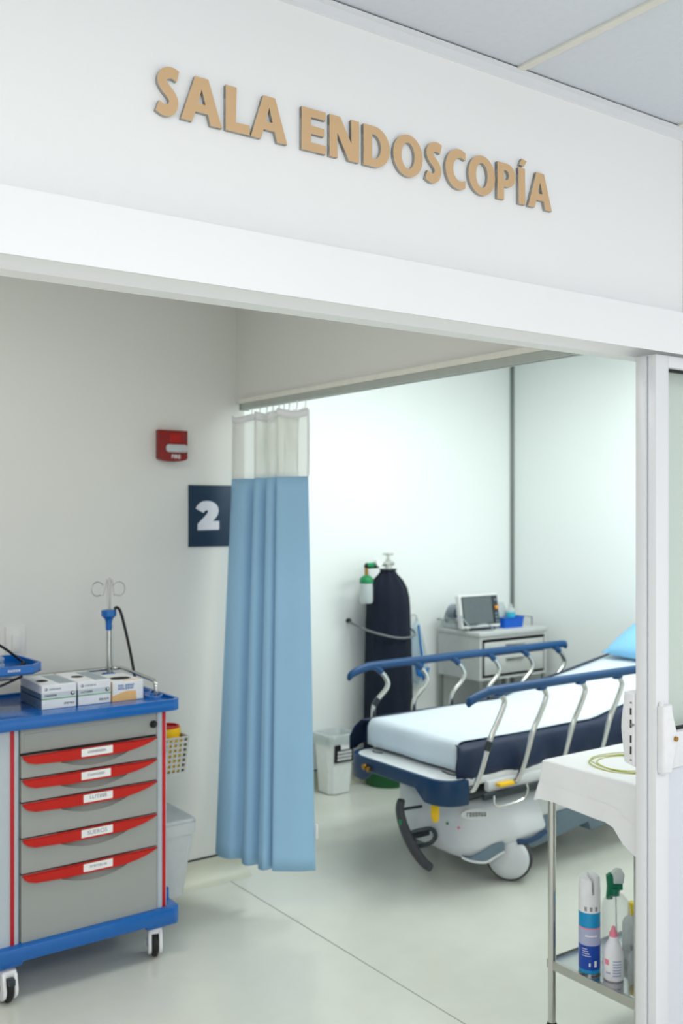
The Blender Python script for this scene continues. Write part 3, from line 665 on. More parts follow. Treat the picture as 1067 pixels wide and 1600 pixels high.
bm = B(); lathe(bm, [(.050, .765), (.056, .78), (.056, .806), (.052, .807), (.049, .79), (.049, .768)], c=(1.725, 3.595, 0)); loft(bm, [[(x, y, z) for x, y in rrect(1.664, xb, ya, 3.655, .015)] for xb, ya, z in ((1.764, 3.540, .641), (1.774, 3.531, .765), (1.765, 3.54, .772))]); obj('tub', bm, 'yellow', sc_)
bm = B(); lathe(bm, [(.050, .806), (.050, .813), (.043, .813), (.043, .803)], c=(1.725, 3.595, 0)); obj('rim', bm, 'cart_red', sc_)
hb = thing('waste_bin', 'light grey lidded bin hung low on the right side of the cart', 'bin', (1.775, 3.72, .115))
bm = B(); loft(bm, [[(x, y, z) for x, y in rrect(1.684, xb, ya, 3.86, .02)] for xb, ya, z in ((1.82, 3.63, .115), (1.852, 3.602, .365), (1.860, 3.596, .366), (1.863, 3.594, .41), (1.856, 3.60, .417))]); obj('body', bm, 'bin_grey', hb)
bm = B(); loft(bm, [[(x, y, z) for x, y in rrect(1.682, xb, ya, 3.866, .02)] for xb, ya, z in ((1.863, 3.594, .417), (1.857, 3.60, .426), (1.842, 3.62, .430))]); ld = obj('lid', bm, 'bin_grey', hb)
bm = B(); loft(bm, [[(1.735+r*math.cos(2*PI*k/20), 3.79+r*math.sin(2*PI*k/20), z) for k in range(20)] for r, z in ((.05, .425), (.05, .452), (.042, .458))]); obj('lid_knob', bm, 'bin_grey', ld)
obj('hanger_plate', box(B(), 1.638, 1.688, 3.68, 3.80, .34, .40, .002), 'bin_grey', hb)
# ------------------------------------------------------------------ white bin by the far wall
tb = thing('trash_can', 'small white plastic bin with black label by the oxygen cylinder', 'bin', (3.415, 4.86, 0))
def chamf(cx, cy, hx, hy, c): return [(cx-hx+c, cy-hy), (cx+hx-c, cy-hy), (cx+hx, cy-hy+c), (cx+hx, cy+hy-c), (cx+hx-c, cy+hy), (cx-hx+c, cy+hy), (cx-hx, cy+hy-c), (cx-hx, cy-hy+c)]
cx_, cy_ = 3.405, 4.835
bm = B(); loft(bm, [[(x, y, z) for x, y in chamf(cx_, cy_, h, h*.92, c)] for h, z, c in ((.072, .002, .022), (.078, .006, .022), (.098, .330, .028), (.104, .332, .03), (.104, .345, .03), (.098, .345, .03), (.092, .32, .03), (.074, .02, .025))]); obj('tub', bm, 'bin_white', tb)
bm = B(); bag = [[(cx_+(.104+e)*(1+.03*math.sin(5*a+z*40))*math.copysign(abs(math.cos(a))**.45, math.cos(a)), cy_+(.096+e)*(1+.03*math.sin(4*a))*math.copysign(abs(math.sin(a))**.45, math.sin(a)), z) for a in [2*PI*k/36 for k in range(36)]] for e, z in ((.001, .290), (.004, .318), (.003, .349), (-.008, .351), (-.022, .30))]
loft(bm, bag, caps=False); obj('liner', bm, 'milky', tb)
bm = B(); yb = lambda z: cy_-(.0895-.018*(1-z/.33))-.0065
def slab(bm, x0, x1, z0, z1, d): loft(bm, [[(x0, yb(z0)-d, z0), (x1, yb(z0)-d, z0), (x1, yb(z1)-d, z1), (x0, yb(z1)-d, z1)], [(x0, yb(z0)+.004, z0), (x1, yb(z0)+.004, z0), (x1, yb(z1)+.004, z1), (x0, yb(z1)+.004, z1)]])
slab(bm, 3.343, 3.475, .19, .295, .002); lbl = obj('label_card', bm, 'slot_black', tb, smooth=0)
bm = B()
for i in range(3): 
    for k in range(6): slab(bm, 3.364+k*.0168, 3.377+k*.0168, .202+i*.02, .216+i*.02, .003)
slab(bm, 3.385, 3.475, .265, .293, .003)
obj('print', bm, 'carton_white', lbl, smooth=0)
# ------------------------------------------------------------------ oxygen cylinder
TX, TY = 3.78, 4.80
ox = thing('oxygen_cylinder', 'tall oxygen cylinder in a dark navy fabric cover by the far wall', 'gas cylinder', (TX, TY, 0))
bm = B(); lathe(bm, [(.125, .006), (.135, .0), (.14, .02), (.135, .10), (.11, .12), (.11, 1.12), (.08, 1.22), (.035, 1.285), (.035, 1.30)], c=(TX, TY, 0), n=32); obj('cylinder', bm, 'tank_green', ox)
bm = B(); rings = []
for r, z, wv in ((.150, .10, .006), (.150, .3, .006), (.147, .6, .004), (.139, .9, .003), (.134, 1.08, .002), (.129, 1.135, .003), (.115, 1.19, .004), (.088, 1.237, .006), (.055, 1.272, .007), (.044, 1.29, .004), (.052, 1.302, .004)):
    rings.append([(TX+(r+wv*math.sin(9*a+z*2)+wv*.6*math.sin(5*a+2*z))*math.cos(a), TY+(r+wv*math.sin(9*a+z*2))*math.sin(a), z) for a in [2*PI*k/64 for k in range(64)]])
loft(bm, rings, caps=False); obj('fabric_cover', bm, 'navy_cloth', ox, smooth=70)
bm = B(); lathe(bm, [(.024, 1.29), (.024, 1.325), (.018, 1.33), (.018, 1.36), (.01, 1.362), (.01, 1.385), (.032, 1.386), (.034, 1.392), (.032, 1.40), (.001, 1.40)], c=(TX, TY, 0)); cyl(bm, (TX+.04, TY, 1.335), (TX-.05, TY-.005, 1.335), .012)
cyl(bm, (TX-.05, TY-.005, 1.335), (TX-.09, TY-.01, 1.336), .015, n=6); obj('valve', bm, 'chrome', ox)
bm = B(); cyl(bm, (TX-.085, TY-.01, 1.325), (TX-.185, TY-.02, 1.325), .015); rg = obj('regulator', bm, 'slot_black', ox)
bm = B(); cyl(bm, (TX-.128, TY-.0175, 1.33), (TX-.180, TY-.02, 1.33), .0165); obj('flow_tube', bm, 'cap_green', rg)
bm = B(); cyl(bm, (TX-.10, TY-.010, 1.345), (TX-.10, TY-.050, 1.345), .024); obj('gauge', bm, 'gauge_white', rg)
bm = B(); cyl(bm, (TX-.180, TY-.02, 1.315), (TX-.180, TY-.02, 1.262), .011); obj('outlet_nut', bm, 'brass', rg)
bm = B(); lathe(bm, [(.012, 1.275), (.030, 1.262), (.040, 1.25), (.040, 1.225), (.001, 1.225)], c=(TX-.180, TY-.02, 0), n=20); cyl(bm, (TX-.180, TY-.02, 1.232), (TX-.13, TY-.02, 1.232), .007); hm = obj('humidifier_cap', bm, 'cap_green', ox)
bm = B(); lathe(bm, [(.001, 1.226), (.037, 1.226), (.039, 1.20), (.039, 1.12), (.034, 1.106), (.001, 1.105)], c=(TX-.180, TY-.02, 0), n=24); obj('humidifier_bottle', bm, 'milky', ox)
chn = thing('restraint_chain', 'grey retaining cord around the navy cylinder, fixed to the wall', 'chain', (3.62, 4.97, .95))
bm = B(); tube(bm, [(3.60, 4.965, .985), (3.60, 4.90, .965), (3.605, 4.80, .945), (3.64, 4.71, .925), (3.71, 4.652, .905), (3.78, 4.642, .897), (3.85, 4.652, .90), (3.92, 4.71, .91), (3.95, 4.80, .93), (3.955, 4.965, .96)], .007); obj('cord', bm, 'cord_grey', chn)
bm = B(); cyl(bm, (3.60, 4.95, .985), (3.60, 4.972, .985), .014); obj('wall_anchor', bm, 'black_rubber', chn)
bm = B(); cyl(bm, (3.955, 4.95, .96), (3.955, 4.972, .96), .014); obj('wall_anchor', bm, 'black_rubber', chn)
mb = thing('mask_bag', 'clear hanging bag with blue mask tubing between cylinder and cabinet', 'bag', (4.11, 4.95, .54))
bm = B(); rings = []
for z, wd, t in ((.965, .012, .008), (.90, .035, .014), (.80, .055, .020), (.70, .07, .026), (.62, .072, .03), (.57, .05, .024), (.55, .02, .012)):
    rings.append([(4.11+.05*(.97-z)+wd*math.cos(a)*(1+.08*math.sin(3*a+z*20)), 4.925+t*math.sin(a), z) for a in [2*PI*k/24 for k in range(24)]])
loft(bm, rings); obj('bag', bm, 'bag_clear', mb)
bm = B(); tube(bm, [(4.10, 4.895, .93), (4.115, 4.89, .80), (4.13, 4.885, .68), (4.12, 4.885, .60)], .007); obj('tubing', bm, 'bag_blue', mb)
bm = B(); prism(bm, [(4.125, .645), (4.18, .655), (4.165, .61), (4.135, .575)], 'y', 4.876, 4.896, .003); prism(bm, [(4.07, .67), (4.105, .67), (4.11, .60), (4.085, .61)], 'y', 4.876, 4.896, .003); obj('mask', bm, 'bag_blue', mb)
bm = B(); tube(bm, [(4.11, 4.975, .99), (4.11, 4.94, .99), (4.11, 4.925, .975), (4.11, 4.925, .955)], .004, n=6); obj('wall_hook', bm, 'steel', mb)
# ------------------------------------------------------------------ bedside cabinet with monitor
cbn = thing('bedside_cabinet', 'grey metal bedside cabinet with drawers in the far corner', 'cabinet', (4.6, 4.74, 0))
a0, a1, b0, b1 = 4.30, 4.895, 4.545, 4.935
obj('top', box(B(), a0-.006, a1+.006, b0-.008, b1, .872, .90, .004), 'cabinet_grey', cbn)
bm = B(); box(bm, a0, a0+.02, b0, b1, .60, .872); box(bm, a1-.02, a1, b0, b1, .60, .872); box(bm, a0+.02, a1-.02, b1-.012, b1, .60, .872); box(bm, a0+.02, a1-.02, b0, b1-.012, .60, .615); box(bm, a0+.02, a1-.02, b0, b0+.02, .855, .872); obj('body', bm, 'cabinet_grey', cbn, smooth=0)
for z0, z1 in ((.765, .835), (.632, .748)):
    d = obj('drawer', box(B(), a0+.04, a1-.03, b0-.004, b0+.3, z0, z1, .003), 'cabinet_grey', cbn)
    obj('shadow_gap', box(B(), a0+.035, a1-.025, b0-.001, b0+.004, z0-.012, z1+.014), 'slot_black', d, smooth=0)
    obj('pull', box(B(), a0+.22, a1-.22, b0-.02, b0-.004, z1-.03, z1-.018, .003), 'steel', d)
for x in (a0+.013, a1-.013):
    for y in (b0+.013, b1-.013): obj('leg', box(B(), x-.012, x+.012, y-.012, y+.012, 0, .60, .002), 'alu_grey', cbn)
obj('lower_shelf', box(B(), a0, a1, b0, b1, .18, .20, .003), 'cabinet_grey', cbn)
bm = B(); z = .955
tube(bm, [(a0+.01, b0+.12, .90), (a0+.01, b0+.12, z-.01), (a0+.01, b0+.14, z), (a0+.01, b1-.03, z), (a0+.02, b1-.012, z), (a1-.02, b1-.012, z), (a1-.01, b1-.03, z), (a1-.01, b0+.14, z), (a1-.01, b0+.12, z-.01), (a1-.01, b0+.12, .90)], .005, n=6, k=4); obj('gallery_rail', bm, 'chrome', cbn)
un = thing('suction_unit', 'dark boxy unit on the lower shelf of the bedside cabinet', 'device', (4.62, 4.74, .20))
obj('case', box(B(), 4.50, 4.76, 4.60, 4.85, .2005, .42, .012), 'cart_grey', un)
bm = B(); cyl(bm, (4.60, 4.59, .33), (4.60, 4.605, .33), .035); cyl(bm, (4.69, 4.59, .33), (4.69, 4.605, .33), .025); obj('dial', bm, 'bezel_dark', un)
mo = thing('patient_monitor', 'white patient monitor with dark screen on the bedside cabinet', 'monitor', (4.45, 4.70, .90), math.radians(-2))
TM = Matrix.Translation((4.418, 4.645, .915)) @ Matrix.Rotation(math.radians(-9), 4, 'X')
def tb_(bm, *a, **k): return box(bm, *a, mtx=TM, **k)
obj('case', tb_(B(), -.163, .163, 0, .045, 0, .215, bev=.012, seg=3), 'monitor_white', mo)
obj('bezel', tb_(B(), -.148, .152, -.004, .002, .020, .203, bev=.002), 'bezel_dark', mo)
obj('screen', tb_(B(), -.140, .098, -.0055, -.003, .028, .196), 'screen_glass', mo, smooth=0)
obj('knob', tb_(B(), .118, .142, -.018, -.003, .112, .136, bev=.005, seg=3), 'orange', mo)
bm = B()
for k in range(3): tb_(bm, .120, .140, -.008, -.003, .03+k*.024, .045+k*.024, bev=.002)
tb_(bm, .12, .14, -.008, -.003, .165, .18, bev=.002); obj('button', bm, 'slate', mo)
bm = B(); box(bm, 4.33, 4.53, 4.64, 4.76, .9005, .918, .005); obj('foot', bm, 'bezel_dark', mo)
bm = B(); tube(bm, [(4.25, 4.66, 1.0), (4.29, 4.62, .935), (4.36, 4.60, .945), (4.43, 4.60, .94), (4.47, 4.60, .905), (4.44, 4.58, .904), (4.36, 4.60, .904)], .004, n=6); t = obj('sensor_lead', bm, 'carton_grey', base=(4.36, 4.6, .9)); tag(t, 'pale sensor lead lying in front of the patient monitor', 'cable')
cf = thing('cuff_bundle', 'grey white cuff and coiled leads on the cabinet left of the monitor', 'cable bundle', (4.30, 4.80, .90))
bm = B()
for k in range(4): 
    c = Vector((4.345, 4.85-k*.018, .99+.005*k)); r = .055-.004*k
    tube(bm, [(c.x+r*math.cos(2*PI*j/20), c.y+.01*math.sin(4*PI*j/20), c.z+r*1.15*math.sin(2*PI*j/20)) for j in range(20)], .006, n=6, closed=True)
obj('coil', bm, 'carton_grey', cf)
bm = B(); lathe(bm, [(.03, -.05), (.034, -.045), (.034, .045), (.03, .05), (.02, .05), (.02, -.05)], c=(4.35, 4.83, 1.0), mtx=Matrix.Rotation(PI/2, 4, 'X'), n=18); obj('cuff', bm, 'slate', cf)
bm = B(); box(bm, 4.31, 4.40, 4.78, 4.92, .90, .955, .012); obj('pouch', bm, 'milky', cf)
bm = B(); cyl(bm, (4.30, 4.73, .962), (4.345, 4.73, .964), .008); cyl(bm, (4.345, 4.73, .964), (4.38, 4.74, .955), .004); cyl(bm, (4.325, 4.73, .905), (4.325, 4.73, .96), .003); obj('connector', bm, 'box_blue', cf)
bb = thing('blue_tray', 'bright blue plastic box on the cabinet right of the monitor', 'box', (4.66, 4.68, .90))
bm = B(); loft(bm, [[(x, y, z) for x, y in rrect(4.69-h, 4.69+h, 4.69-h*.7, 4.69+h*.7, .012)] for h, z in ((.082, .90), (.090, .962), (.094, .962), (.094, .968), (.086, .968), (.080, .908))]); obj('tub', bm, 'box_blue', bb)
tbt = thing('soap_bottle', 'small clear pump bottle with teal liquid in the blue box', 'bottle', (4.66, 4.66, .91))
bm = B(); lathe(bm, [(.028, .91), (.030, .93), (.030, 1.0), (.001, 1.0)], c=(4.690, 4.665, 0)); obj('liquid', bm, 'teal', tbt)
bm = B(); lathe(bm, [(.030, 1.0), (.024, 1.02), (.012, 1.03), (.012, 1.05), (.001, 1.05)], c=(4.690, 4.665, 0)); obj('shoulder', bm, 'milky', tbt)
gb = thing('gauze_pack', 'crumpled clear wrap rising behind the pump bottle in the blue box', 'pack', (4.62, 4.72, .91))
bm = B(); loft(bm, [[(4.655+wd*math.cos(a)*(1+.1*math.sin(3*a)), 4.722+.02*math.sin(a), z) for a in [2*PI*k/20 for k in range(20)]] for wd, z in ((.04, .91), (.05, .98), (.042, 1.03), (.02, 1.06))]); obj('wrap', bm, 'milky', gb)
# ------------------------------------------------------------------ stretcher
gur = thing('hospital_stretcher', 'hospital stretcher with navy mattress, white sheet and blue side rails', 'stretcher', (3.85, 3.58, 0))
GX0, GX1, GY0, GY1 = 2.825, 4.94, 3.19, 3.905
ym = (GY0+GY1)/2
def rise(x):
    t = x-3.80
    return 0 if t <= 0 else (.17*t if t > .12 else .17*t*(t/.12)*.5+.17*t*.5*(t/.12))
# litter deck
bm = B(); prism(bm, rrect(GX0+.004, GX1-.02, GY0+.01, GY1-.01, .10, 6), 'z', .462, .499, .008, 2); deck = obj('litter_deck', bm, 'deck_white', gur)
bm = B(); tube(bm, [(2.945, GY0+.16, .500), (2.935, GY0+.10, .5005), (2.95, GY0+.075, .501), (2.99, GY0+.08, .501)], .004, n=6); tube(bm, [(2.93, GY1-.14, .5), (2.915, GY1-.10, .5), (2.925, GY1-.075, .5)], .004, n=6); obj('cord', bm, 'cable_black', deck)
# bumper round the foot end, dropped at the corners
def bumper_pts(off):
    pl = [(GX0+.34, GY0-off), (GX0+.12, GY0-off)]
    pl += [(GX0+.10+(.10+off)*math.cos(math.radians(a)), GY0+.10+(.10+off)*math.sin(math.radians(a))) for a in range(255, 179, -15)]
    pl += [(GX0-off, GY0+.10+(GY1-GY0-.2)*k/16) for k in range(1, 16)]
    pl += [(GX0+.10+(.10+off)*math.cos(math.radians(a)), GY1-.10+(.10+off)*math.sin(math.radians(a))) for a in range(180, 89, -15)]
    pl += [(GX0+.12, GY1+off), (GX0+.34, GY1+off)]
    return pl
outp = bumper_pts(.012); inp = bumper_pts(-.02); rings = []
for (xo, yo), (xi, yi) in zip(outp, inp):
    dist = min(abs(yo-GY0), abs(GY1-yo)); f = 1 if dist < .15 else max(0, 1-(dist-.15)/.03)
    zb = .438-.048*f; zt = .490
    if xo > GX0+.2: zb = .42; 
    rings.append([(xo*.9+xi*.1, yo*.9+yi*.1, zt+.008), (xo, yo, zt-.004), (xo, yo, zb+.006), (xo*.8+xi*.2, yo*.8+yi*.2, zb), (xi, yi, zb), (xi, yi, zt+.008)])
rings = rings[1:-1]
bm = B(); loft(bm, rings); bmp = obj('foot_bumper', bm, 'navy_plastic', gur, smooth=50)
bm = B(); cyl(bm, (GX0-.014, GY1-.17, .462), (GX0-.03, GY1-.17, .462), .014, n=12); cyl(bm, (GX0-.014, GY1-.20, .456), (GX0-.03, GY1-.20, .456), .012, n=12); obj('socket_cap', bm, 'brass', bmp)
# mattress: navy, raised at the head
def matt(x, yA, yB, zA, zB, r, n=5):
    dz = rise(x); return [(x, a, b+dz) for a, b in rrect(yA, yB, zA, zB, r, n)]
MX0, MX1 = 2.955, 4.93; bm = B(); xs = [MX0+.006]+[MX0+.03+(MX1-MX0-.06)*k/24 for k in range(25)]+[MX1]
loft(bm, [matt(x, 3.235+(.02 if i in (0, len(xs)-1) else 0), 3.965-(.02 if i in (0, len(xs)-1) else 0), .505+(.012 if i in (0, len(xs)-1) else 0), .634-(.015 if i in (0, len(xs)-1) else 0), .035) for i, x in enumerate(xs)])
mtr = obj('mattress', bm, 'navy_vinyl', gur, smooth=60)
# loose navy cover hanging on both sides
for side in (-1, 1):
    bm = B(); rows = []; n = 60
    for k in range(n+1):
        t = k/n; x = 2.93+(4.92-2.93)*t; wv = .013*math.sin(17*t+side)+.009*math.sin(39*t)+.005*math.sin(83*t); dz = rise(x)
        e = max(0, 1-k/5); yb = 3.235 if side < 0 else 3.965; sg = side
        rows.append([(x+.03*e, yb-sg*.05, .630+dz), (x+.012*e, yb-sg*.012, .636+dz-.008*e), (x-.012*e, yb+sg*.014, .612+dz-.02*e), (x-.026*e, yb+sg*(.024+wv*.6), .565+dz-.02*e), (x-.018*e, yb+sg*(.030+wv), .510+dz*.8-.03*e), (x+.016*e, yb+sg*(.022+wv), (.470 if side < 0 else .505)-.04*e+.018*math.sin(9*t+1)+.07*t*(t < .99)+dz*.6)])
    loft(bm, rows, closed=False); o = obj('cover_side', bm, 'navy_vinyl', mtr, smooth=70); md = o.modifiers.new('t', 'SOLIDIFY'); md.thickness = .004
# white sheet over the top and the foot end
def sheet_row(x, z, e=0): return [(x, y, z+.002*math.sin(y*23+x*9)+e) for y in [3.268+(3.90-3.268)*k/16 for k in range(17)]]
rows = [[(MX0-.004+.004*math.sin(k*.8), y, z) for k, y in enumerate([3.262+(3.905-3.262)*k/16 for k in range(17)])] for z in (.517, .55, .60)]
rows += [sheet_row(MX0+.002, .622), sheet_row(MX0+.018, .637)]
for k in range(31):
    x = MX0+.045+(MX1-.03-MX0-.045)*k/30; rows.append(sheet_row(x, .6395+rise(x)))
bm = B(); loft(bm, rows, closed=False); o = obj('sheet', bm, 'sheet_white', mtr, smooth=60); md = o.modifiers.new('t', 'SOLIDIFY'); md.thickness = .003; md.offset = 1
# side rails: blue grip bar on bent steel posts
def side_rail(near):
    y = 3.154 if near else 4.02; sg = -1 if near else 1
    bm = B(); pts = [(2.915, y, .835 if near else .828), (2.95, y, .850), (3.02, y, .868), (3.10, y, .874), (3.6, y, .877), (4.2, y, .878), (4.46, y, .878), (4.49, y, .868)]
    P = crom(pts, 6); rings = []
    for i, p in enumerate(P):
        f = .7 if i == 0 else 1
        rings.append([(p.x, p.y+.017*f*math.cos(a), p.z+.021*f*math.sin(a)) for a in [2*PI*k/14 for k in range(14)]])
    loft(bm, rings); bar = obj('side_rail', bm, 'rail_blue', gur, smooth=60)
    for k in range(6):
        x = 3.105+.263*k
        bm = B(); box(bm, x-.03, x+.022, y-.015, y+.015, .845, .872, .008) if near else tube(bm, [(x-.03, y, .868), (x-.006, y-.002, .856), (x+.014, y-.004, .836)], .017, n=8); obj('post_socket', bm, 'rail_blue', bar)
        if near: pts = [(x, y, .862), (x+.018, y-.004, .835), (x+.020, y-.006, .808), (x-.018, y-.006, .74), (x-.058, y-.004, .675), (x-.085, y, .60), (x-.115, y+.004, .52), (x-.142, y+.012, .462), (x-.150, y+.03, .452)]
        else: pts = [(x+.010, y, .842), (x+.042, y, .812), (x+.060, y, .775), (x+.045, y, .742), (x-.005, y, .700), (x-.028, y, .672), (x-.034, y, .62), (x-.036, y, .50), (x-.036, y-.04, .47)]
        bm = B(); tube(bm, pts, .0125, k=5); post = obj('post', bm, 'chrome', bar)
        if k == 0:
            q = Vector(pts[5]); q0 = Vector(pts[4] if near else pts[4]); bm = B(); c = (q+q0)/2 if not near else q+(q0-q)*.5; d = (q0-q).normalized()*.022; cyl(bm, c-d, c+d, .0155, n=14); obj('sleeve', bm, 'bezel_dark', post)
    return bar
side_rail(True); side_rail(False)
# litter side frame and hinge bar
bm = B(); box(bm, 3.06, 4.80, GY0-.012, GY0+.02, .425, .475, .01); box(bm, 3.06, 4.80, GY1-.02, GY1+.012, .425, .475, .01); sf = obj('side_frame', bm, 'deck_white', gur)
bm = B(); box(bm, 3.02, 4.55, GY0-.03, GY0-.008, .400, .428, .004); box(bm, 3.02, 4.55, GY1+.008, GY1+.03, .400, .428, .004)
box(bm, 3.0, 4.7, 3.26, 3.88, .375, .430, .02); obj('hinge_bar', bm, 'bezel_dark', sf)
bm = B(); tube(bm, [(3.07, GY0-.035, .415), (3.06, GY0-.05, .385), (3.10, GY0-.055, .372), (3.22, GY0-.055, .378), (3.26, GY0-.05, .41), (3.27, GY0-.035, .44)], .005, n=8); obj('bracket_loop', bm, 'chrome', sf)
bm = B(); box(bm, 3.10, 3.19, GY0-.045, GY0-.012, .448, .464, .006); obj('release_handle', bm, 'yellow', sf, label='yellow side rail release handle')
bm = B(); rings = [[(2.868+t*math.cos(a), 3.312+wd*math.sin(a), z) for a in [2*PI*k/14 for k in range(14)]] for z, wd, t in ((.42, .015, .007), (.395, .022, .009), (.35, .027, .011), (.315, .024, .010), (.300, .014, .007))]
loft(bm, rings); obj('foot_lever', bm, 'yellow', gur, label='yellow drop lever under the foot bumper')
# base shroud (foot end pod)
def pod(e):
    pl = [(3.41+e*.3, 3.235-e), (3.34, 3.222-e), (3.26, 3.214-e), (3.16, 3.214-e), (3.075, 3.230-e), (3.015-e*.5, 3.275-e*.8), (2.990-e*.7, 3.35-e*.3), (2.985-e, 3.46), (2.985-e, 3.58), (3.00-e*.6, 3.655+e*.3), (3.03, 3.74+e*.6), (3.10, 3.83+e), (3.20, 3.87+e), (3.30, 3.88+e), (3.41+e*.3, 3.87+e)]
    return [(v.x, v.y) for v in crom([(*p, 0) for p in pl], 4)]
def sstep(a, b, x):
    t = min(1, max(0, (x-a)/(b-a))); return t*t*(3-2*t)
def zlow(x): return .116+.050*sstep(3.07, 3.19, x)
def flare(x, y, dz):
    k = .048*sstep(3.10, 3.24, x)*(1-sstep(.06, .24, dz)); return y-k if y < 3.5 else y+k
prof = [(0, -.03), (.016, -.004), (.07, .012), (.15, .010), (.205, .006), (.232, -.006), (.248, -.03), (.257, -.09)]
bm = B(); rings = []
for dz, e in prof:
    rings.append([(x, flare(x, y, dz), zlow(x)+dz*(.375-zlow(x))/.257) for x, y in pod(e)])
loft(bm, rings); shr = obj('base_shroud', bm, 'shroud', gur, smooth=50)
bm = B(); lathe(bm, [(.001, .40), (.10, .398), (.14, .39), (.155, .372), (.15, .36)], c=(3.26, 3.42, 0), mtx=Matrix.Diagonal((1.0, .9, 1)), n=28); obj('cowl', bm, 'shroud', shr)
# emblem oval on the shoulder and little printed marks
bm = B(); Rm = Matrix.Translation((3.048, 3.246, .318)) @ Matrix.Rotation(math.radians(-28), 4, 'Z') @ Matrix.Rotation(math.radians(-10), 4, 'X')
loft(bm, [[Rm @ Vector((.070*math.cos(a), -d, .025*math.sin(a))) for a in [2*PI*k/24 for k in range(24)]] for d in (.0, .012)]); emb = obj('emblem_oval', bm, 'deck_white', shr, smooth=0)
bm = B(); print_bars(bm, -.045, .045, -.009, .018, -.012, 7, 21, .001); bmesh.ops.transform(bm, matrix=Rm, verts=bm.verts); obj('print', bm, 'print_dark', emb, smooth=0)
for (x, y, z, m_) in ((2.982, 3.36, .262, 'cap_green'), (2.996, 3.30, .255, 'pink')):
    bm = B(); bmesh.ops.create_icosphere(bm, subdivisions=1, radius=.007, matrix=Matrix.Translation((x-.006, y-.006, z))); obj('mark', bm, m_, shr)
# blue-grey kick panel with pale lip on the near lower edge
KP = [(p[0], flare(p[0], p[1], .03)) for p in pod(.010) if p[1] < 3.34 and 3.0 < p[0] < 3.18]; KP.sort(key=lambda p: -p[0])
KP = [(v.x, v.y) for v in crom([(*p, 0) for p in KP], 4)]; nk = len(KP)
rows = []
for k, (x, y) in enumerate(KP):
    t = 1-k/(nk-1); zl = zlow(x)-.010+.022*(1-t)**3; zh = .122+.065*sstep(0, .95, t)
    n_ = (Vector((x, y))-Vector((3.2, 3.5))).normalized()
    rows.append([(x+n_.x*.005, y+n_.y*.005, zl), (x+n_.x*.006, y+n_.y*.006, max(zl+.003, zh)), (x-n_.x*.02, y-n_.y*.02, max(zl+.003, zh)), (x-n_.x*.03, y-n_.y*.03, zl)])
bm = B(); loft(bm, rows); obj('kick_panel', bm, 'slate', shr, smooth=50)
bm = B(); tube(bm, [rr_[0] for rr_ in rows[::3]], .006, n=6, k=3); obj('kick_lip', bm, 'deck_white', shr)
bm = B(); tube(bm, [(3.22, 3.163, .184), (3.27, 3.152, .181), (3.35, 3.160, .183), (3.414, 3.178, .190)], .0125, n=8); obj('blue_stripe', bm, 'navy_plastic', shr)
# big covered caster
def big_wheel(x, y, ax):
    Rw = Matrix.Translation((x, y, .105)) @ Vector((ax[0], ax[1], 0)).to_track_quat('Z', 'Y').to_matrix().to_4x4()
    bm = B(); lathe(bm, [(.001, -.026), (.085, -.026), (.10, -.018), (.1045, -.008), (.1045, .008), (.10, .018), (.085, .026), (.001, .026)], n=36); bmesh.ops.transform(bm, matrix=Rw, verts=bm.verts)
    wl = obj('wheel', bm, 'tyre', gur, smooth=50)
    bm = B()
    for s in (-1, 1):
        lathe(bm, [(.001, s*.050), (.04, s*.048), (.078, s*.040), (.092, s*.028), (.0935, s*.020), (.001, s*.020)], n=36)
    bmesh.ops.transform(bm, matrix=Rw, verts=bm.verts); obj('wheel_cover', bm, 'shroud', wl, smooth=60)
    bm = B(); box(bm, x-.03, x+.03, y-.02, y+.03, .18, .25, .01); obj('fork', bm, 'shroud', wl)
big_wheel(3.222, 3.215, (-.80, -.60)); big_wheel(3.245, 3.87, (-.6, -.8)); big_wheel(4.62, 3.24, (-.3, -.95)); big_wheel(4.62, 3.87, (-.4, -.9))
# pedal at the foot end
bm = B(); PP = crom([(2.868, 3.545, .340), (2.862, 3.548, .30), (2.858, 3.525, .245), (2.856, 3.482, .190), (2.856, 3.435, .145), (2.858, 3.375, .108), (2.862, 3.335, .095)], 5); rings = []
for i, p in enumerate(PP):
    f = .72+.38*math.sin(PI*i/(len(PP)-1)); t = PP[min(i+1, len(PP)-1)]-PP[max(i-1, 0)]; t.normalize(); s = t.cross(Vector((1, 0, 0))).normalized()
    rings.append([p+s*.028*f*math.cos(a)+Vector((1, 0, 0))*.016*math.sin(a) for a in [2*PI*k/12 for k in range(12)]])
loft(bm, rings); pdl = obj('brake_pedal', bm, 'pedal', gur, smooth=60)
bm = B(); tube(bm, [(2.86, 3.485, .205), (2.90, 3.455, .22), (2.945, 3.425, .225), (2.955, 3.41, .195), (2.93, 3.42, .165), (2.87, 3.455, .150)], .010, n=8); tube(bm, [(2.868, 3.535, .30), (2.92, 3.53, .30), (3.0, 3.53, .295)], .007, n=8); tube(bm, [(2.87, 3.48, .19), (2.95, 3.48, .19), (3.02, 3.49, .19)], .014, n=8); obj('pedal_arm', bm, 'bezel_dark', pdl)
obj('red_mark', box(B(), 2.842, 2.852, 3.405, 3.425, .118, .136, .001), 'cart_red', pdl); obj('green_mark', box(B(), 2.842, 2.8505, 3.512, 3.530, .235, .26, .001), 'cap_green', pdl)
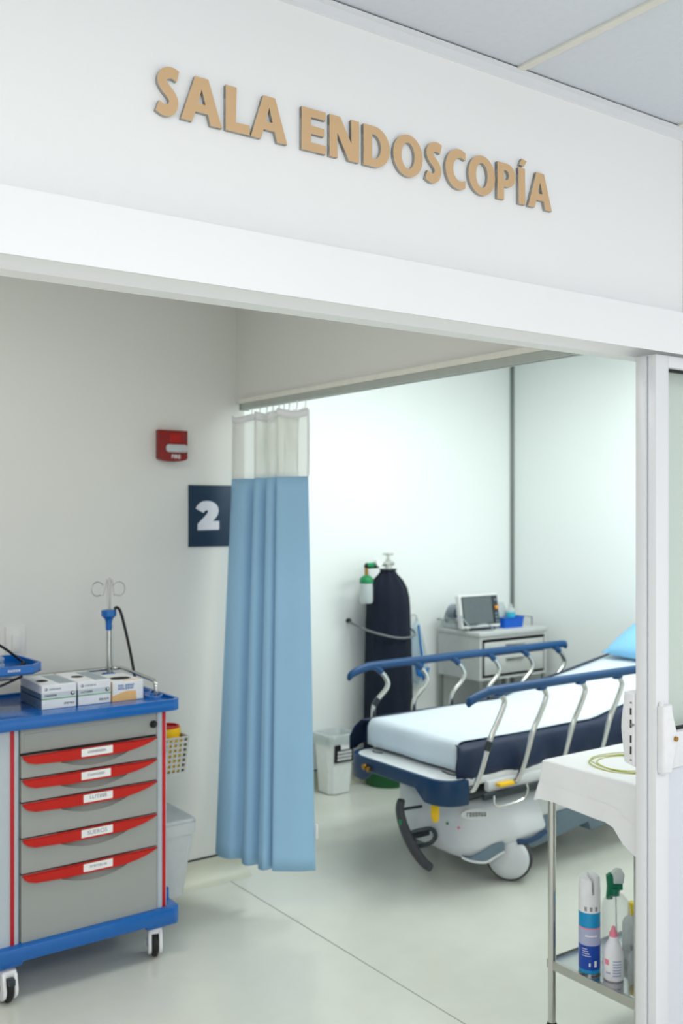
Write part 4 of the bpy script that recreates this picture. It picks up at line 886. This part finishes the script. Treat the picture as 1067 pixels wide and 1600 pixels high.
# column and long base
bm = B(); box(bm, 3.14, 3.30, 3.40, 3.70, .37, .465, .02); box(bm, 4.20, 4.36, 3.40, 3.70, .28, .465, .02); obj('lift_column', bm, 'bezel_dark', gur)
bm = B(); prism(bm, [(3.38, .20), (3.38, .345), (3.55, .335), (4.5, .315), (4.74, .30), (4.74, .225), (3.6, .205)], 'y', 3.30, 3.82, .012, 2); lb = obj('base_cover', bm, 'deck_white', gur)
bm = B(); prism(bm, [(3.40, .10), (3.42, .19), (3.47, .212), (4.05, .235), (4.06, .10), (3.86, .085), (3.84, .13), (3.46, .075)], 'y', 3.29, 3.83, .008, 2); obj('under_cover', bm, 'slate', lb)
# pillow
def pillow(name, c, hx, hy, hz, rot, m, label):
    n = 18; bm = B(); Rm = Matrix.Translation(c) @ Matrix.Rotation(rot[2], 4, 'Z') @ Matrix.Rotation(rot[1], 4, 'Y')
    for s in (-1, 1):
        V = []
        for i in range(n+1):
            u = -1+2*i/n; row = []
            for j in range(n+1):
                v = -1+2*j/n; h = ((1-abs(u)**2.6)*(1-abs(v)**2.6))**.5 if abs(u) < 1 and abs(v) < 1 else 0
                pin = 1-.06*(1-abs(v))*0-.05*(1-v*v)*abs(u)**4
                row.append(bm.verts.new(Rm @ Vector((u*hx*pin, v*hy*(1-.05*(1-u*u)*abs(v)**4), s*hz*h))))
            V.append(row)
        for i in range(n):
            for j in range(n): bm.faces.new((V[i][j], V[i+1][j], V[i+1][j+1], V[i][j+1]))
    bmesh.ops.remove_doubles(bm, verts=bm.verts, dist=1e-4)
    o = obj(name, bm, m, base=(c[0], c[1], c[2]-hz), smooth=80); return tag(o, label, 'pillow')
pillow('pillow', (4.80, 3.60, .900), .165, .29, .06, (0, math.radians(-27), 0), 'pillow_blue', 'light blue pillow at the raised head of the stretcher')
# ------------------------------------------------------------------ instrument table
it = thing('instrument_table', 'steel instrument table behind the sliding door, draped in white', 'table', (2.65, 2.02, 0))
TX0, TX1, TY0, TY1 = 2.338, 2.95, 1.822, 2.182; TZ = .868
obj('tabletop', box(B(), TX0, TX1, TY0, TY1, TZ-.022, TZ, .003), 'steel', it)
for x in (TX0+.02, TX1-.02):
    for y in (TY0+.016, TY1-.016):
        bm = B(); cyl(bm, (x, y, .05), (x, y, TZ-.022), .0125, n=20); lg = obj('leg', bm, 'chrome', it)
        bm = B(); lathe(bm, [(.001, 0), (.014, 0), (.017, .01), (.017, .045), (.013, .055)], c=(x, y, 0)); obj('foot', bm, 'black_rubber', lg)
SZ = .246
bm = B(); box(bm, TX0+.03, TX1-.03, TY0+.005, TY1-.005, SZ-.004, SZ)
sh = obj('shelf', bm, 'shelf_steel', it, smooth=0)
bm = B()
box(bm, TX0+.012, TX0+.0145, TY0+.004, TY1-.004, SZ-.024, SZ+.004); box(bm, TX0+.0145, TX0+.031, TY0+.004, TY1-.004, SZ-.003, SZ+.0005); box(bm, TX1-.015, TX1-.0125, TY0+.004, TY1-.004, SZ-.024, SZ+.004)
box(bm, TX0+.012, TX1-.012, TY0+.002, TY0+.0045, SZ-.024, SZ+.004); box(bm, TX0+.012, TX1-.012, TY1-.0045, TY1-.002, SZ-.024, SZ+.004); obj('shelf_edge', bm, 'steel', sh, smooth=0)
# drape: top and hanging skirt with a dropped near corner
dp = thing('table_drape', 'white paper drape covering the instrument table', 'drape', (2.65, 2.02, TZ))
bm = B(); e = .006; ol = rrect(TX0-e, TX1+e, TY0-e, TY1+e, .012, 4)
P = []
for i in range(len(ol)):
    a = Vector(ol[i]); b = Vector(ol[(i+1) % len(ol)]); m_ = max(1, int((b-a).length/.03))
    for k in range(m_): P.append(a+(b-a)*k/m_)
cen = Vector(((TX0+TX1)/2, (TY0+TY1)/2)); rings = []
tot = len(P)
for z, f in ((TZ+.006, -.02), (TZ+.006, -.004), (TZ+.003, .0), (TZ-.03, .003), (TZ-.065, .006), (TZ-.09, .010), (TZ-.114, .014)):
    ring = []
    for i, p in enumerate(P):
        d = Vector((math.copysign(1, p.x-cen.x) if abs(abs(p.x-cen.x)-(TX1-TX0)/2-e) < .013 else 0, math.copysign(1, p.y-cen.y) if abs(abs(p.y-cen.y)-(TY1-TY0)/2-e) < .013 else 0))
        hang = max(0, (TZ+.006-z)/.12); ff = f+.005*hang*math.sin(i*1.1)
        q = p+d*ff; zz = z+.006*hang*math.sin(i*.7)
        near_corner = min(1, max(0, 1.3-(p-Vector((TX0, TY0))).length/.06))
        zz -= hang*near_corner*.085
        ring.append((q.x, q.y, zz))
    rings.append(ring)
loft(bm, rings, caps=False); bm.faces.new([v for v in list(bm.verts)[:tot]]); o = obj('cloth', bm, 'cloth_white', dp, smooth=50)
obj('hem_band', loft(B(), [[Vector(p)+Vector((0, 0, dz)) for p in rings[4+0]] if 0 else [((Vector(p)-Vector((cen.x, cen.y, 0)))*Vector((1.004, 1.006, 1)) if 0 else Vector((cen.x+(p[0]-cen.x)*1.003, cen.y+(p[1]-cen.y)*1.005, p[2]+dz))) for p in rings[k]] for k, dz in ((4, 0), (5, 0), (6, -.001))], caps=False), 'cloth_white', dp, smooth=50)
gw = thing('guide_wire', 'thin yellow green coiled wire lying on the white drape', 'wire', (2.50, 1.995, TZ+.006))
bm = B()
for k, (cx, cy, r, z) in enumerate(((2.50, 1.992, .112, TZ+.0085), (2.508, 1.998, .108, TZ+.013), (2.512, 1.985, .102, TZ+.0085))):
    tube(bm, [(cx+r*math.cos(2*PI*j/48), cy+r*math.sin(2*PI*j/48), z+.002*math.sin(6*PI*j/48)) for j in range(48)], .0017, n=6, closed=True)
obj('coil', bm, 'wire_olive', gw)
# ------------------------------------------------------------------ bottles on the shelf
sp = thing('aerosol_can', 'tall blue aerosol can with white cap on the steel shelf', 'spray can', (2.393, 2.046, SZ))
c = (2.393, 2.046, 0); r = .0325
def band(name, z0, z1, m, rr=.0327): obj(name, lathe(B(), [(rr, z0), (rr, z1)], c=c, n=36), m, sp)
bm = B(); lathe(bm, [(.028, SZ), (.0325, SZ+.004), (.0325, SZ+.205), (.029, SZ+.214), (.001, SZ+.214)], c=c, n=36); obj('can', bm, 'can_blue', sp)
bm = B(); lathe(bm, [(.0335, SZ+.001), (.0335, SZ+.007)], c=c, n=36); obj('seam_ring', bm, 'steel', sp)
band('navy_band', SZ+.018, SZ+.092, 'can_navy'); band('lilac_band', SZ+.092, SZ+.142, 'can_lilac'); band('pink_line', SZ+.141, SZ+.145, 'pink', .0329); band('white_band', SZ+.190, SZ+.214, 'label_white')
def on_can(bm, a0, a1, z0, z1, rr, cc): 
    n = 5; loft(bm, [[(cc[0]+q*math.cos(a0+(a1-a0)*k/n), cc[1]+q*math.sin(a0+(a1-a0)*k/n), z) for q, z in ((rr, z0), (rr, z1), (rr-.001, z1), (rr-.001, z0))] for k in range(n+1)])
va = math.atan2(-c[1], -c[0])
bm = B()
for k in range(3): on_can(bm, va-.75+.5*k+.28, va-.75+.5*k+.52, SZ+.196, SZ+.209, .0331, c)
obj('pictogram', bm, 'print_grey', sp)
bm = B(); on_can(bm, va-.4, va+.75, SZ+.119, SZ+.123, .0331, c); on_can(bm, va+.45, va+.7, SZ+.028, SZ+.046, .0331, c); on_can(bm, va-.05, va+.1, SZ+.030, SZ+.040, .0331, c)
for k in range(4): on_can(bm, va-.7, va+.1-.1*k, SZ+.060+k*.007, SZ+.0615+k*.007, .0330, c)
obj('print', bm, 'label_white', sp)
bm = B()
for s in (-1, 1):           # cap split by a cut for the nozzle
    hw = []
    for k in range(17):
        a = PI*k/16
        hw.append((math.cos(a), math.sin(a)))
    Rm = Matrix.Rotation(va+(PI/2 if s > 0 else -PI/2)+.35-PI/2, 4, 'Z')
    rings = []
    for rr, z in ((.0322, SZ+.214), (.0318, SZ+.25), (.0305, SZ+(.290 if s > 0 else .283)), (.027, SZ+(.297 if s > 0 else .289))):
        rings.append([Rm @ Vector((rr*x, .004+(rr-.004)*y, 0))+Vector((c[0], c[1], z)) for x, y in hw])
    loft(bm, rings)
lathe(bm, [(.0322, SZ+.213), (.0322, SZ+.245), (.001, SZ+.245)], c=c, n=36)
obj('cap', bm, 'plastic_white', sp)
wb = thing('squeeze_bottle', 'white plastic bottle with pink cap on the steel shelf', 'bottle', (2.418, 1.975, SZ)); c = (2.418, 1.975, 0)
bm = B(); lathe(bm, [(.026, SZ), (.030, SZ+.004), (.0305, SZ+.07), (.029, SZ+.085), (.022, SZ+.103), (.014, SZ+.118), (.0125, SZ+.128), (.001, SZ+.128)], c=c, n=30); obj('bottle', bm, 'bottle_white', wb)
bm = B(); lathe(bm, [(.0125, SZ+.127), (.0125, SZ+.138), (.007, SZ+.146), (.004, SZ+.158), (.001, SZ+.159)], c=c, n=20); obj('cap', bm, 'pink', wb)
va = math.atan2(-c[1], -c[0]); bm = B()
for k in range(6): on_can(bm, va-.05, va+.8, SZ+.018+k*.0085, SZ+.022+k*.0085, .0308, c)
on_can(bm, va-.8, va-.3, SZ+.024, SZ+.029, .0308, c); obj('print', bm, 'can_lilac', wb)
bm = B(); on_can(bm, va-.95, va-.45, SZ+.050, SZ+.066, .0308, c); q = obj('logo', bm, 'pink', wb)
cs = thing('spray_bottle', 'clear spray bottle with green trigger on the steel shelf', 'spray bottle', (2.515, 2.045, SZ)); c = (2.515, 2.045, 0)
bm = B(); lathe(bm, [(.040, SZ), (.045, SZ+.006), (.045, SZ+.165), (.040, SZ+.190), (.026, SZ+.208), (.014, SZ+.214), (.014, SZ+.224), (.012, SZ+.224), (.012, SZ+.212), (.024, SZ+.205), (.038, SZ+.187), (.043, SZ+.163), (.043, SZ+.006), (.001, SZ+.004)], c=c, n=32); obj('bottle', bm, 'clear', cs)
Rt = Matrix.Translation(c) @ Matrix.Rotation(math.radians(-35), 4, 'Z')
bm = B(); cyl(bm, (-.004, 0, SZ+.208), (-.004, 0, SZ+.232), .015, n=18); prism(bm, [(-.030, SZ+.196), (-.012, SZ+.196), (-.009, SZ+.225), (.020, SZ+.225), (.020, SZ+.242), (-.008, SZ+.243), (-.008, SZ+.270), (-.018, SZ+.278), (-.030, SZ+.270), (-.027, SZ+.235)], 'y', -.009, .009, .003); bmesh.ops.transform(bm, matrix=Rt, verts=bm.verts); obj('trigger_head', bm, 'trigger_green', cs)
bm = B(); prism(bm, [(-.010, SZ+.245), (.022, SZ+.245), (.026, SZ+.272), (.016, SZ+.290), (.000, SZ+.290), (-.014, SZ+.278)], 'y', -.010, .010, .004); bmesh.ops.transform(bm, matrix=Rt, verts=bm.verts); obj('nozzle_shroud', bm, 'milky', cs)
bm = B(); tube(bm, [(c[0], c[1], SZ+.21), (c[0]+.003, c[1], SZ+.10), (c[0]+.012, c[1], SZ+.012)], .0025, n=6); obj('dip_tube', bm, 'milky', cs)
def bottle(x, y, r, h, m, capm, caph, label, cat='bottle'):
    t = thing('small_bottle', label, cat, (x, y, SZ)); bm = B()
    lathe(bm, [(r*.9, SZ), (r, SZ+.004), (r, SZ+h*.68), (r*.85, SZ+h*.80), (r*.45, SZ+h*.93), (r*.42, SZ+h), (.001, SZ+h)], c=(x, y, 0), n=28); obj('bottle', bm, m, t)
    bm = B(); lathe(bm, [(r*.5, SZ+h-.004), (r*.5, SZ+h+caph), (r*.4, SZ+h+caph+.003), (.001, SZ+h+caph+.003)], c=(x, y, 0), n=20); obj('cap', bm, capm, t)
    return t
bottle(2.428, 1.888, .033, .125, 'clear', 'blue_cap', .022, 'clear squat bottle with blue cap beside the door edge')
b_ = bottle(2.64, 2.075, .036, .115, 'milky', 'cap_yellow', .03, 'translucent bottle with yellow cap seen through the clear spray bottle')
b_ = bottle(2.60, 1.985, .028, .15, 'brown', 'cap_yellow', .03, 'brown bottle with yellow cap half hidden by the door edge')
